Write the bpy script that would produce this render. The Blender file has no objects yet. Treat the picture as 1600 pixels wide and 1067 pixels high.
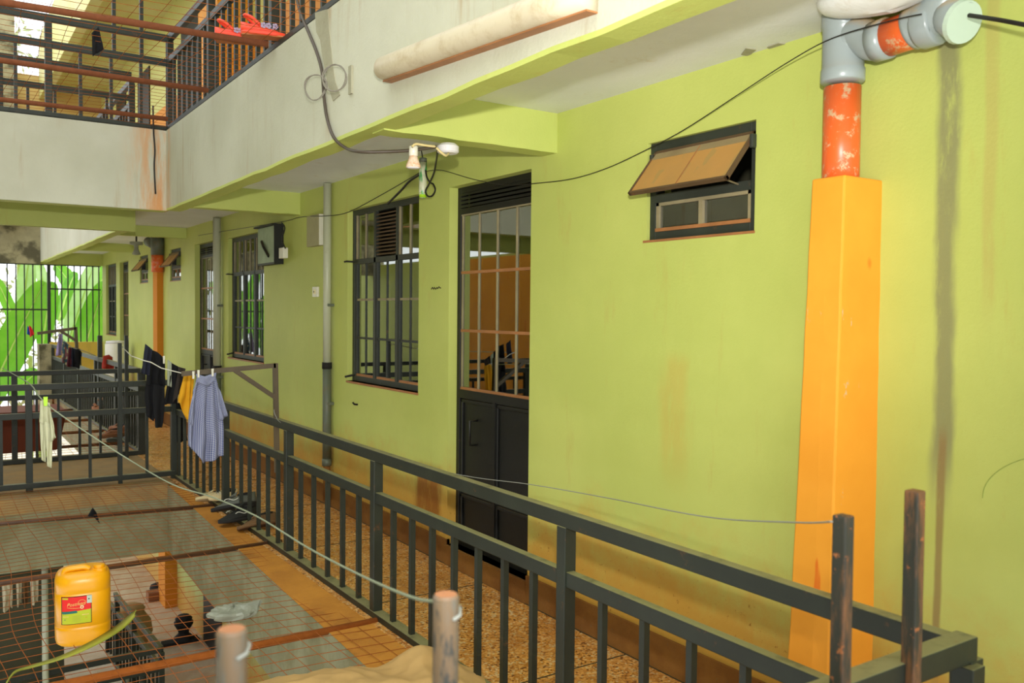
import bpy, bmesh, math, random
from mathutils import Vector, Matrix, noise
random.seed(7)
S = bpy.context.scene
COL = S.collection

# ------------------------------------------------------------------ camera, sky, flash, exposure
F, YAW, PITCH, ROLL, H = 1361.0, math.radians(33.69), math.radians(-1.9), math.radians(.548), 1.7
fw = Vector((math.sin(YAW)*math.cos(PITCH), math.cos(YAW)*math.cos(PITCH), math.sin(PITCH)))
r0 = Vector((math.cos(YAW), -math.sin(YAW), 0)); u0 = r0.cross(fw)
RT = r0*math.cos(ROLL)+u0*math.sin(ROLL); UP = -r0*math.sin(ROLL)+u0*math.cos(ROLL)
O = Vector((0, 0, H))
cd = bpy.data.cameras.new('camera'); cam = bpy.data.objects.new('camera', cd); COL.objects.link(cam)
cd.sensor_width = 36.0; cd.lens = F/1600*36
M3 = Matrix((RT, UP, -fw)).transposed()
cam.matrix_world = Matrix.Translation(O) @ M3.to_4x4()
cd.clip_start = .05
cd.dof.use_dof = True; cd.dof.focus_distance = 5.0; cd.dof.aperture_fstop = 4.2
S.camera = cam

def P(px, py, ax, v):
    """a point of the photograph's frame carried onto the real plane ax = v"""
    d = RT*((px-800)/F) - UP*((py-533.5)/F) + fw
    i = 'xyz'.index(ax)
    return O + d*((v-O[i])/d[i])

w = bpy.data.worlds.new('overcast_sky'); S.world = w; w.use_nodes = True
bgn = w.node_tree.nodes['Background']
bgn.inputs[0].default_value = (.93, .97, 1.0, 1); bgn.inputs[1].default_value = 2.2

fl = bpy.data.lights.new('camera_flash', 'SPOT'); fl.shadow_soft_size = .045; fl.energy = 600
fl.spot_size = math.radians(97); fl.spot_blend = 1.0; fl.color = (1.0, .98, .94)
flo = bpy.data.objects.new('camera_flash', fl); COL.objects.link(flo)
flo.location = (0.0, -.02, 2.02)
flo.rotation_euler = Vector((.43, .89, .16)).to_track_quat('-Z', 'Y').to_euler()

S.view_settings.view_transform = 'Standard'; S.view_settings.look = 'None'
S.view_settings.gamma = 1; S.view_settings.use_curve_mapping = False
S.view_settings.exposure = 0.16
S.cycles.max_bounces = 8; S.cycles.transparent_max_bounces = 16

# ------------------------------------------------------------------ materials
def C(h, a=1.0):
    h = h.lstrip('#'); out = []
    for i in (0, 2, 4):
        c = int(h[i:i+2], 16)/255
        out.append(c/12.92 if c <= .04045 else ((c+.055)/1.055)**2.4)
    return (*out, a)

class NT:
    def __init__(s, name):
        s.m = bpy.data.materials.new(name); s.m.use_nodes = True; s.t = s.m.node_tree; s.t.nodes.clear()
        s.out = s.n('ShaderNodeOutputMaterial'); s.b = s.n('ShaderNodeBsdfPrincipled')
        s.t.links.new(s.b.outputs[0], s.out.inputs[0])
        s.geo = s.n('ShaderNodeNewGeometry'); s.pos = s.geo.outputs['Position']
    def n(s, k, **kw):
        x = s.t.nodes.new(k)
        for a, v in kw.items(): setattr(x, a, v)
        return x
    def l(s, a, b): s.t.links.new(a, b)
    def noise(s, scale, detail=4, rough=.6, stretch=None, lo=None, hi=None):
        v = s.pos
        if stretch:
            mp = s.n('ShaderNodeMapping'); mp.inputs['Scale'].default_value = stretch; s.l(v, mp.inputs[0]); v = mp.outputs[0]
        x = s.n('ShaderNodeTexNoise'); x.inputs['Scale'].default_value = scale
        x.inputs['Detail'].default_value = detail; x.inputs['Roughness'].default_value = rough
        s.l(v, x.inputs['Vector']); o = x.outputs['Fac']
        if lo is not None: o = s.ramp(o, lo, hi)
        return o
    def ramp(s, o, lo, hi, a=0.0, b=1.0):
        x = s.n('ShaderNodeMapRange'); x.clamp = True; x.interpolation_type = 'SMOOTHSTEP'
        x.inputs['From Min'].default_value = lo; x.inputs['From Max'].default_value = hi
        x.inputs['To Min'].default_value = a; x.inputs['To Max'].default_value = b
        s.l(o, x.inputs['Value']); return x.outputs['Result']
    def math(s, op, a, b=None):
        x = s.n('ShaderNodeMath', operation=op)
        for i, v in enumerate((a, b)):
            if v is None: continue
            if isinstance(v, (int, float)): x.inputs[i].default_value = v
            else: s.l(v, x.inputs[i])
        return x.outputs[0]
    def axis(s, i):
        x = s.n('ShaderNodeSeparateXYZ'); s.l(s.pos, x.inputs[0]); return x.outputs[i]
    def mix(s, f, a, b):
        x = s.n('ShaderNodeMix', data_type='RGBA'); 
        if isinstance(f, (int, float)): x.inputs[0].default_value = f
        else: s.l(f, x.inputs[0])
        for i, v in ((6, a), (7, b)):
            if isinstance(v, tuple): x.inputs[i].default_value = v
            else: s.l(v, x.inputs[i])
        return x.outputs[2]
    def bump(s, h, strength=.3, dist=.01):
        x = s.n('ShaderNodeBump'); x.inputs['Strength'].default_value = strength; x.inputs['Distance'].default_value = dist
        s.l(h, x.inputs['Height']); s.l(x.outputs[0], s.b.inputs['Normal'])
    def fin(s, col, rough=.6, metal=0, spec=.4):
        if isinstance(col, tuple): s.b.inputs['Base Color'].default_value = col
        else: s.l(col, s.b.inputs['Base Color'])
        if isinstance(rough, (int, float)): s.b.inputs['Roughness'].default_value = rough
        else: s.l(rough, s.b.inputs['Roughness'])
        s.b.inputs['Metallic'].default_value = metal
        s.b.inputs['Specular IOR Level'].default_value = spec
        return s.m

MATS = {}
def flat(name, c, rough=.6, metal=0, spec=.4, var=.12, scale=14):
    t = NT(name); a = C(c)
    n = t.noise(scale)
    col = t.mix(n, tuple(x*(1-var) for x in a[:3])+(1,), tuple(min(1, x*(1+var)) for x in a[:3])+(1,))
    t.bump(t.noise(scale*6), .12, .003)
    return t.fin(col, rough, metal, spec)

def wall_mat(name, base, base2, dust=True, z0=0.0, streaks=()):
    t = NT(name); z = t.axis(2); y = t.axis(1)
    col = t.mix(t.noise(1.1, 5, .6, lo=.3, hi=.7), C(base), C(base2))
    col = t.mix(t.math('MULTIPLY', t.noise(5, 6, .7, (1, 1, .25), .58, .75), .35), col, C('#b59a4e'))
    if dust:
        zz = t.math('ADD', z, t.math('MULTIPLY', t.noise(3.2, 6, .65), -.75))
        d = t.ramp(zz, z0+.28, z0-.22)
        col = t.mix(t.math('MULTIPLY', d, .78), col, C('#c4862d'))
        sp = t.math('MULTIPLY', t.noise(42, 3, .7, lo=.64, hi=.72), t.ramp(z, z0+.6, z0+.15))
        col = t.mix(sp, col, C('#8a5a1c'))
    for (ys, wd, za, zb, c, amt) in streaks:
        yy = t.math('ABSOLUTE', t.math('ADD', t.math('SUBTRACT', y, ys), t.math('MULTIPLY', t.math('SUBTRACT', t.noise(6, 4, .6, (1, 1, .3)), .5), wd*1.5)))
        f = t.ramp(yy, wd, wd*.35)
        f = t.math('MULTIPLY', f, t.ramp(z, za, za+.35)); f = t.math('MULTIPLY', f, t.ramp(z, zb+.05, zb-.05))
        f = t.math('MULTIPLY', f, t.noise(11, 5, .75, (1, 1, .25), .22, .50))
        col = t.mix(t.math('MULTIPLY', f, amt), col, C(c))
    h = t.math('ADD', t.noise(9, 6, .6, (1, 1, .45)), t.math('MULTIPLY', t.noise(70, 3, .6), .35))
    t.bump(h, .22, .012)
    return t.fin(col, .55, 0, .35)

MATS['wall'] = wall_mat('green_plaster', '#c0c76b', '#b5be62', True, .12,
    ((1.665, .052, .95, 2.85, '#87865c', .9), (1.66, .020, .30, 1.3, '#8d7448', .8), (1.52, .03, 1.6, 2.85, '#b6a35c', .5), (5.36, .24, .02, .62, '#8a5118', .9),
     (7.22, .09, .05, .5, '#7a4a1c', .9), (2.95, .12, .8, 1.5, '#c39a44', .35)))
MATS['green_beam'] = wall_mat('green_beam_paint', '#c2ca6e', '#b8c268', False)
MATS['upper_green'] = wall_mat('upper_wall_paint', '#c3bf70', '#cfc68a', False)
MATS['end_yellow'] = wall_mat('yellow_end_wall_paint', '#e0bd4c', '#d4b450', False)
MATS['end_cream'] = wall_mat('upper_end_wall_paint', '#d0a95a', '#c9b070', False)
MATS['rust_dull'] = flat('dull_rust', '#7d4a30', .85, 0, .2, .35, 30)
MATS['lower_green'] = wall_mat('lower_wall_paint', '#a9b86c', '#b6be7c', True, -2.7)
MATS['ceiling'] = wall_mat('white_ceiling_paint', '#e6e8e6', '#dadcd8', False)

def fascia_mat():
    t = NT('weathered_white_plaster')
    col = t.mix(t.noise(.9, 5, .6, lo=.3, hi=.7), C('#c6c5b2'), C('#b6b5a0'))
    st = t.math('MULTIPLY', t.noise(7, 5, .7, (1, 1, .10), .50, .72), t.noise(1.3, 3, .6, lo=.42, hi=.62))
    col = t.mix(t.math('MULTIPLY', st, .55), col, C('#9d7a4a'))
    y = t.axis(1); x = t.axis(0)
    corner = t.math('MULTIPLY', t.ramp(y, 8.1, 8.33), t.ramp(x, 1.35, 1.74))
    corner = t.math('MULTIPLY', corner, t.noise(6, 5, .7, (1, 1, .15), .38, .6))
    corner = t.math('MULTIPLY', corner, t.ramp(y, 8.6, 8.5))
    col = t.mix(t.math('MULTIPLY', corner, .8), col, C('#c98236'))
    col = t.mix(t.noise(55, 3, .7, lo=.70, hi=.76), col, C('#8b8065'))
    h = t.math('ADD', t.noise(5, 6, .6, (1, 1, .5)), t.math('MULTIPLY', t.noise(48, 4, .6), .4))
    t.bump(h, .28, .015)
    return t.fin(col, .7, 0, .3)
MATS['fascia'] = fascia_mat()

def concrete(name, a, b, dust=None, damt=.6, lo=.4, hi=.62):
    t = NT(name)
    col = t.mix(t.noise(2.3, 6, .65, lo=.3, hi=.7), C(a), C(b))
    if dust: col = t.mix(t.math('MULTIPLY', t.noise(3.1, 5, .6, lo=lo, hi=hi), damt), col, C(dust))
    col = t.mix(t.noise(38, 4, .7, lo=.64, hi=.74), col, C('#6e6a50'))
    t.bump(t.noise(22, 6, .65), .35, .012)
    return t.fin(col, .8, 0, .25)
MATS['slab_face'] = concrete('grey_green_slab_face', '#8f8c6c', '#7f7d60', '#6e6744')
MATS['ledge'] = concrete('ochre_dusted_ledge', '#c98a35', '#b0742c', '#8a5a26', .5, .55, .7)
MATS['bridge_floor'] = concrete('dusty_bridge_floor', '#9a8258', '#86704a', '#a8844e')
MATS['lower_floor'] = concrete('pale_lower_floor', '#d2bfa4', '#c3ad92', '#b58a66', .5)
MATS['ground'] = concrete('bright_yard_concrete', '#d6cdb8', '#c9bfa6', '#c2a078', .5)
MATS['old_concrete'] = concrete('stained_old_concrete', '#a49b76', '#8d8565', '#4a4632', .9, .45, .65)
MATS['dark_room'] = flat('shade_dark_plaster', '#4c4a36', .9)  # darkness of the unlit rooms put into the plaster colour
MATS['orange_paint'] = None
def orange_paint():
    t = NT('orange_gloss_paint')
    col = t.mix(t.noise(2.2, 4, .6, lo=.3, hi=.7), C('#f0a233'), C('#e8982c'))
    chip = t.math('MULTIPLY', t.noise(16, 5, .7, (1, 1, .4), .66, .70), t.noise(2.0, 3, .6, lo=.45, hi=.6))
    col = t.mix(chip, col, C('#b9b39a'))
    z = t.axis(2)
    col = t.mix(t.math('MULTIPLY', t.math('MULTIPLY', t.ramp(z, .5, .1), t.noise(9, 5, .7, lo=.45, hi=.65)), .6), col, C('#b0641c'))
    col = t.mix(t.noise(4.5, 2, .5, (1, 3, .6), .70, .74), col, C('#e2741c'))
    t.bump(t.noise(12, 5, .6), .16, .01)
    return t.fin(col, .6, 0, .25)
MATS['orange_paint'] = orange_paint()

def upper_two_tone():
    t = NT('upper_two_tone_wall'); z = t.axis(2)
    f = t.ramp(z, 4.68, 4.69)
    lo = t.mix(t.noise(2), C('#d98f33'), C('#cf8226'))
    hi = t.mix(t.noise(2), C('#c9c06a'), C('#c6c47c'))
    t.bump(t.noise(9, 5, .6), .15, .01)
    return t.fin(t.mix(f, lo, hi), .6, 0, .3)
MATS['two_tone'] = upper_two_tone()
MATS['shaded_orange'] = flat('shaded_orange_paint', '#cf821f', .8, var=.1, scale=3)  # the orange paint again, with the lower pillar's shade mixed into its colour

def terrazzo():
    t = NT('brown_terrazzo')
    v = t.n('ShaderNodeTexVoronoi'); v.inputs['Scale'].default_value = 95; t.l(t.pos, v.inputs['Vector'])
    sep = t.n('ShaderNodeSeparateColor'); t.l(v.outputs['Color'], sep.inputs[0])
    f = t.ramp(sep.outputs[0], .2, .9)
    col = t.mix(f, C('#b87a34'), C('#e0a75a'))
    col = t.mix(t.ramp(sep.outputs[1], .86, .92), col, C('#6a3f1c'))
    col = t.mix(t.ramp(sep.outputs[2], .86, .93), col, C('#d9bd8a'))
    col = t.mix(t.math('MULTIPLY', t.noise(2.6, 5, .6, lo=.45, hi=.7), .5), col, C('#a9692a'))
    t.bump(sep.outputs[0], .12, .002)
    return t.fin(col, t.noise(8, 4, .6, lo=.2, hi=.9), 0, .35)
MATS['terrazzo'] = terrazzo()
MATS['skirt'] = concrete('terracotta_skirting', '#96682f', '#82582a', '#74481e', .6)

def metal_paint(name, base, dust, rust='#7c4a22', top=.75, ramt=.35):
    t = NT(name)
    nz = t.n('ShaderNodeSeparateXYZ'); t.l(t.geo.outputs['Normal'], nz.inputs[0])
    col = t.mix(t.noise(5, 4, .6, lo=.35, hi=.7), C(base), tuple(x*1.35 for x in C(base)[:3])+(1,))
    f = t.math('MULTIPLY', t.ramp(nz.outputs[2], .5, .95), t.noise(11, 5, .65, lo=.10, hi=.55))
    col = t.mix(t.math('MULTIPLY', f, top), col, C(dust))
    col = t.mix(t.math('MULTIPLY', t.noise(16, 6, .75, lo=.60, hi=.70), ramt), col, C(rust))
    t.bump(t.noise(30, 5, .6), .15, .004)
    return t.fin(col, .5, 0, .45)
MATS['rail'] = metal_paint('charcoal_green_rail_paint', '#20251c', '#8f8a5e')
MATS['black_metal'] = metal_paint('black_door_paint', '#10100c', '#4b4028', ramt=.06)
MATS['dark_frame'] = metal_paint('dark_window_frame_paint', '#2b2f28', '#9a7444', ramt=.3)
MATS['rust_frame'] = metal_paint('dusty_glazing_bar_paint', '#857a5c', '#b3743a', ramt=.4)
MATS['sill_dust'] = metal_paint('rust_red_bar', '#96633a', '#b3743a', ramt=.4)
def galv():
    t = NT('worn_galvanised_tube')
    col = t.mix(t.noise(20, 5, .65, (1, 1, .22), .38, .60), C('#5e625c'), C('#6e5a42'))
    col = t.mix(t.noise(26, 5, .7, (1, 1, .3), .56, .64), col, C('#3a3b36'))
    nz = t.n('ShaderNodeSeparateXYZ'); t.l(t.geo.outputs['Normal'], nz.inputs[0])
    col = t.mix(t.ramp(nz.outputs[2], .5, .95), col, C('#a8724e'))
    return t.fin(col, .55, 0, .4)
MATS['galv'] = galv()
def upright():
    t = NT('rusty_painted_tube')
    col = t.mix(t.noise(17, 5, .7, (1, 1, .2), .42, .62), C('#34342c'), C('#7c5434'))
    col = t.mix(t.noise(30, 5, .7, lo=.60, hi=.68), col, C('#a06238'))
    t.bump(t.noise(40, 5, .6), .2, .004)
    return t.fin(col, .6, 0, .35)
MATS['upright'] = upright()
MATS['rust'] = flat('orange_rust', '#99541f', .85, 0, .2, .35, 30)
MATS['rust_wire'] = flat('rusty_wire', '#9a5626', .85, 0, .2, .35, 12)
MATS['rail_brown'] = metal_paint('brown_rusted_tube', '#4c3220', '#8a552a', '#8a4f22', .9, .8)
MATS['bracket'] = metal_paint('brown_grey_bracket_tube', '#4e4230', '#7a6a48', '#70452a', .6, .5)
MATS['pvc'] = None
def dusty(name, base, dust, lo=.5, hi=.62, amt=.8, rough=.35, sc=9, topdust=None):
    t = NT(name)
    col = t.mix(t.noise(3), C(base), tuple(x*.92 for x in C(base)[:3])+(1,))
    col = t.mix(t.math('MULTIPLY', t.noise(sc, 6, .75, lo=lo, hi=hi), amt), col, C(dust))
    if topdust:
        nz = t.n('ShaderNodeSeparateXYZ'); t.l(t.geo.outputs['Normal'], nz.inputs[0])
        f = t.math('MULTIPLY', t.ramp(nz.outputs[2], .25, .85), t.noise(8, 4, .6, lo=.2, hi=.6))
        col = t.mix(f, col, C(topdust))
    t.bump(t.noise(25, 5, .6), .08, .004)
    return t.fin(col, rough, 0, .5)
MATS['pvc'] = dusty('grey_pvc', '#969f9e', '#c9b184', .58, .75, .6, .3, 9, '#c9a468')
MATS['pvc_orange'] = dusty('scuffed_orange_pvc', '#e2642a', '#cdb58c', .53, .62, .85, .35, 16)
MATS['pvc_white'] = dusty('off_white_pvc', '#b9bba0', '#8f8a66', .55, .75, .5, .4)
MATS['pvc_dark'] = dusty('grey_painted_pipe_foot', '#5d6352', '#6e5a3a', .5, .7, .6, .5)
MATS['white_plastic'] = dusty('white_plastic', '#e3dfcf', '#c9b48a', .55, .75, .4, .35)
MATS['trough'] = dusty('dusty_cream_diffuser', '#cfc3a8', '#a8926a', .45, .68, .55, .45, 6)
MATS['tan_glass'] = None
def tan():
    t = NT('dust_caked_glass')
    col = t.mix(t.noise(3, 4, .6, lo=.3, hi=.7), C('#c48f4c'), C('#b5894a'))
    col = t.mix(t.math('MULTIPLY', t.noise(7, 2, .5, (1, 2.6, .8), .60, .64), .35), col, C('#8d8a55'))
    return t.fin(col, .45, 0, .5)
MATS['tan_glass'] = tan()
def glass():
    t = NT('window_glass'); t.t.nodes.remove(t.b)
    tr = t.n('ShaderNodeBsdfTransparent'); tr.inputs[0].default_value = (.62, .66, .58, 1)
    gl = t.n('ShaderNodeBsdfGlossy'); gl.inputs['Roughness'].default_value = .015; gl.inputs[0].default_value = (.92, .95, .88, 1)
    fr = t.n('ShaderNodeFresnel'); fr.inputs[0].default_value = 3.4
    mx = t.n('ShaderNodeMixShader'); t.l(fr.outputs[0], mx.inputs[0]); t.l(tr.outputs[0], mx.inputs[1]); t.l(gl.outputs[0], mx.inputs[2])
    t.l(mx.outputs[0], t.out.inputs[0]); return t.m
MATS['glass'] = glass()
MATS['louvre'] = metal_paint('brown_louvre_metal', '#4f3a28', '#8a6a44', ramt=.4)
MATS['cable'] = flat('black_cable', '#1d1a17', .5)
MATS['cable_brown'] = flat('brown_grey_cable', '#4b4136', .5)
MATS['coil'] = flat('grey_coil_wire', '#7d776a', .5)
MATS['cable_cream'] = flat('cream_cable', '#d8c48c', .5)
MATS['rope'] = flat('pale_green_rope', '#848c74', .8)
MATS['wire_grey'] = flat('dull_galvanised_wire', '#8e9088', .5)
MATS['yellow_can'] = dusty('yellow_can_plastic', '#f2a90c', '#c98a1c', .62, .8, .35, .32, 5)
MATS['lab_red'] = flat('label_red', '#e21a10', .45, var=.03)
MATS['lab_green'] = flat('label_lime', '#b9c21c', .45, var=.06)
MATS['lab_teal'] = flat('label_teal', '#17695c', .45, var=.05)
MATS['lab_cream'] = flat('label_cream', '#e6d9a8', .45, var=.05)
MATS['lab_gold'] = flat('label_gold', '#e3c46a', .45, var=.05)
MATS['lab_grey'] = flat('label_pale_sticker', '#b9cbb8', .45, var=.05)
MATS['leaf_dry'] = flat('yellow_green_strap_leaf', '#a5a83e', .6, var=.25)
def leafm(name, a, b):
    t = NT(name)
    col = t.mix(t.noise(1.4, 4, .6, lo=.3, hi=.7), C(a), C(b)); m = t.fin(col, .32, 0, .6)
    t.b.inputs['Transmission Weight'].default_value = 0
    tl = t.n('ShaderNodeBsdfTranslucent'); t.l(col, tl.inputs[0])
    mx = t.n('ShaderNodeMixShader'); mx.inputs[0].default_value = .45
    t.l(t.b.outputs[0], mx.inputs[1]); t.l(tl.outputs[0], mx.inputs[2]); t.l(mx.outputs[0], t.out.inputs[0])
    return m
MATS['banana'] = leafm('banana_leaf', '#5fa422', '#7cb83a')
MATS['banana_sheen'] = leafm('banana_leaf_sheen', '#b9d69a', '#9cc86a')  # paler green paints the light sheen onto some leaves
MATS['banana_rib'] = flat('banana_midrib', '#b4d66a', .5)
MATS['trunk'] = flat('banana_trunk', '#8a9a4a', .8, var=.3)
MATS['bush'] = leafm('dull_bush_leaves', '#8a9a5a', '#a8a67a')
MATS['sandal_red'] = flat('coral_red_sandal', '#ee4a30', .5, var=.06)
MATS['sandal_sole'] = flat('brown_worn_sole', '#b26a3c', .7)
MATS['flower'] = flat('lilac_print', '#a99ab4', .6)
MATS['black_cloth'] = flat('black_cloth', '#0b0b0e', .95, var=.3)
MATS['navy_cloth'] = flat('navy_cloth', '#1a1d2c', .9, var=.3)
MATS['brown_cloth'] = flat('dark_brown_cloth', '#2a231e', .9, var=.3)
MATS['yellow_cloth'] = flat('yellow_cloth', '#d59a14', .85, var=.12)
MATS['white_cloth'] = flat('off_white_cloth', '#b9b998', .9, var=.1)
MATS['grey_cloth'] = flat('pale_grey_green_cloth', '#9aa08a', .9, var=.1)
MATS['purple_cloth'] = flat('lilac_cloth', '#8d7fa6', .9, var=.12)
MATS['red_cloth'] = flat('rust_red_cloth', '#9c2f20', .9, var=.2)
MATS['maroon_cloth'] = flat('maroon_cloth', '#5a2430', .9, var=.2)
MATS['blue_cloth'] = flat('blue_cloth', '#2a4aa0', .85, var=.1)
MATS['bright_red'] = flat('bright_red_cloth', '#d8262c', .85, var=.1)
def floral():
    t = NT('floral_print_cloth')
    v = t.n('ShaderNodeTexVoronoi'); v.inputs['Scale'].default_value = 22; t.l(t.pos, v.inputs['Vector'])
    s = t.n('ShaderNodeSeparateColor'); t.l(v.outputs['Color'], s.inputs[0])
    col = t.mix(t.ramp(s.outputs[0], .5, .52), C('#b8b58e'), C('#3f5a66'))
    col = t.mix(t.ramp(s.outputs[1], .72, .74), col, C('#8a5a5e'))
    return t.fin(col, .9)
MATS['floral'] = floral()
def check():
    t = NT('blue_white_checked_cotton')
    tc = t.n('ShaderNodeUVMap'); sp = t.n('ShaderNodeSeparateXYZ'); t.l(tc.outputs[0], sp.inputs[0])
    a = t.math('GREATER_THAN', t.math('FRACT', t.math('MULTIPLY', sp.outputs[0], 24.0)), .5)
    b = t.math('GREATER_THAN', t.math('FRACT', t.math('MULTIPLY', sp.outputs[1], 46.0)), .5)
    f = t.math('MULTIPLY', t.math('ADD', a, b), .5)
    col = t.mix(f, C('#a9acba'), C('#3f497c'))
    return t.fin(col, .9, 0, .2)
MATS['check'] = check()
MATS['beige_cloth'] = flat('dusty_beige_canvas', '#bd9960', .9, var=.14, scale=6)
MATS['poly_grey'] = flat('grey_plastic_bag', '#8d9080', .45, var=.25)
MATS['clay'] = flat('clay_pot', '#b08a58', .8, var=.2)
MATS['soot'] = flat('sooty_iron', '#1c1917', .8)
MATS['red_tub'] = flat('oxide_red_sheet', '#6f2c0c', .6, var=.12)
MATS['shoe_cream'] = flat('cream_canvas', '#c9b78a', .85)
MATS['shoe_black'] = flat('black_shoe_fabric', '#1d1d1a', .7, var=.3)
MATS['shoe_sole'] = flat('white_rubber_sole', '#c2c0b2', .6)
MATS['shoe_grey'] = flat('grey_shoe_mesh', '#5a5c52', .8)
MATS['shoe_brown'] = flat('brown_suede', '#6e5234', .9, var=.2)
MATS['junk'] = flat('faded_brown_leather', '#8a5a3a', .85, var=.3)
MATS['paper'] = flat('pale_paper', '#cbbf9f', .8, var=.2)
MATS['peg_white'] = flat('white_peg', '#d9d6c4', .5)
MATS['peg_green'] = flat('lime_peg', '#a6d61c', .5)
MATS['green_label'] = None
def bottle():
    t = NT('streaked_green_bottle')
    col = t.mix(t.noise(24, 3, .6, (1, 1, .3), .42, .58), C('#d5d6b4'), C('#2f9a4c'))
    return t.fin(col, .3, 0, .5)
MATS['green_label'] = bottle()
MATS['meter'] = flat('tan_grey_board', '#a59f78', .7)
MATS['hood'] = metal_paint('grey_green_sheet_metal', '#8c9c7c', '#a3946a', ramt=.2)
MATS['soot_mark'] = flat('charcoal_scribble', '#3a3520', .9)
MATS['patch'] = concrete('bare_cement_patch', '#a8a48c', '#98947c')
MATS['rose'] = flat('white_ceiling_rose', '#dcd8da', .4)
MATS['bulb_stain'] = dusty('orange_stained_white', '#e9d3bd', '#e0893c', .45, .65, .7, .35, 20)

# ------------------------------------------------------------------ mesh helpers
def V(*a): return Vector(a)
class MB:
    def __init__(s): s.v = []; s.f = []; s.uv = {}
    def add(s, vs, fs):
        b = len(s.v); s.v += [Vector(x) for x in vs]; s.f += [tuple(i+b for i in f) for f in fs]; return s
    def box(s, a, b):
        x0, y0, z0 = [min(p, q) for p, q in zip(a, b)]; x1, y1, z1 = [max(p, q) for p, q in zip(a, b)]
        return s.add([(x0,y0,z0),(x1,y0,z0),(x1,y1,z0),(x0,y1,z0),(x0,y0,z1),(x1,y0,z1),(x1,y1,z1),(x0,y1,z1)],
                     [(0,3,2,1),(4,5,6,7),(0,1,5,4),(1,2,6,5),(2,3,7,6),(3,0,4,7)])
    def hexa(s, bot, top):
        return s.add(list(bot)+list(top), [(0,3,2,1),(4,5,6,7),(0,1,5,4),(1,2,6,5),(2,3,7,6),(3,0,4,7)])
    def bar(s, p, q, wd, ht, up=(0,0,1)):
        p, q = Vector(p), Vector(q); d = (q-p).normalized(); up = Vector(up)
        if abs(d.dot(up)) > .98: up = Vector((0,1,0))
        sd = d.cross(up).normalized(); u = sd.cross(d).normalized()
        k = [(-1,-1),(1,-1),(1,1),(-1,1)]
        return s.hexa([p+sd*(a*wd/2)+u*(b*ht/2) for a, b in k], [q+sd*(a*wd/2)+u*(b*ht/2) for a, b in k])
    def tube(s, pts, r, n=8, cap=True):
        pts = [Vector(p) for p in pts]; b = len(s.v); m = len(pts)
        rs = r if isinstance(r, (list, tuple)) else [r]*m
        nrm = None
        for i, p in enumerate(pts):
            d = (pts[min(i+1, m-1)]-pts[max(i-1, 0)])
            d = d.normalized() if d.length > 1e-9 else Vector((0,0,1))
            if nrm is None:
                nrm = d.orthogonal().normalized()
            nrm = (nrm-d*nrm.dot(d)); nrm = nrm.normalized() if nrm.length > 1e-6 else d.orthogonal().normalized()
            bi = d.cross(nrm)
            for k in range(n):
                a = 2*math.pi*k/n
                s.v.append(p+(nrm*math.cos(a)+bi*math.sin(a))*rs[i])
        for i in range(m-1):
            for k in range(n):
                k2 = (k+1) % n
                s.f.append((b+i*n+k, b+i*n+k2, b+(i+1)*n+k2, b+(i+1)*n+k))
        if cap:
            s.f.append(tuple(b+k for k in reversed(range(n)))); s.f.append(tuple(b+(m-1)*n+k for k in range(n)))
        return s
    def loft(s, rings, cap=True):
        b = len(s.v); n = len(rings[0]); m = len(rings)
        for r in rings: s.v += [Vector(p) for p in r]
        for i in range(m-1):
            for k in range(n):
                k2 = (k+1) % n
                s.f.append((b+i*n+k, b+i*n+k2, b+(i+1)*n+k2, b+(i+1)*n+k))
        if cap:
            s.f.append(tuple(b+k for k in reversed(range(n)))); s.f.append(tuple(b+(m-1)*n+k for k in range(n)))
        return s
    def grid(s, fn, nu, nv, uv=False):
        b = len(s.v)
        for j in range(nv+1):
            for i in range(nu+1):
                s.v.append(Vector(fn(i/nu, j/nv)))
                if uv: s.uv[len(s.v)-1] = (i/nu, j/nv)
        for j in range(nv):
            for i in range(nu):
                a = b+j*(nu+1)+i; s.f.append((a, a+1, a+nu+2, a+nu+1))
        return s
    def build(s, name, mt, parent=None, smooth=False, kind=None, label=None, solid=0, bevel=0, bseg=2):
        off = Vector()
        q = parent
        while q: off += q.location; q = q.parent
        me = bpy.data.meshes.new(name); me.from_pydata([v-off for v in s.v], [], s.f); me.update()
        bm = bmesh.new(); bm.from_mesh(me); bmesh.ops.recalc_face_normals(bm, faces=bm.faces); bm.to_mesh(me); bm.free()
        if s.uv:
            ul = me.uv_layers.new(name='UVMap')
            for lp in me.loops: ul.data[lp.index].uv = s.uv.get(lp.vertex_index, (0, 0))
        if smooth:
            for p in me.polygons: p.use_smooth = True
        me.materials.append(MATS[mt])
        o = bpy.data.objects.new(name, me); COL.objects.link(o)
        if parent: o.parent = parent
        if kind: o['kind'] = kind
        if label: o['label'] = label
        if bevel:
            m = o.modifiers.new('bevel', 'BEVEL'); m.width = bevel; m.segments = bseg; m.limit_method = 'ANGLE'; m.angle_limit = math.radians(40)
        if solid:
            m = o.modifiers.new('solid', 'SOLIDIFY'); m.thickness = solid; m.offset = 0
        return o
def thing(name, label, cat, loc=(0,0,0), group=None, kind=None):
    o = bpy.data.objects.new(name, None); COL.objects.link(o); o.location = loc; o.empty_display_size = .1
    o['label'] = label; o['category'] = cat
    if group: o['group'] = group
    if kind: o['kind'] = kind
    return o
def tag(o, label, cat, group=None, kind=None):
    o['label'] = label; o['category'] = cat
    if group: o['group'] = group
    if kind: o['kind'] = kind
    return o
def struct(mb, name, mt, label=None, parent=None, cat=None, **kw):
    o = mb.build(name, mt, parent, **kw)
    o['kind'] = 'structure'
    if label: o['label'] = label
    if cat: o['category'] = cat
    return o
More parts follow.
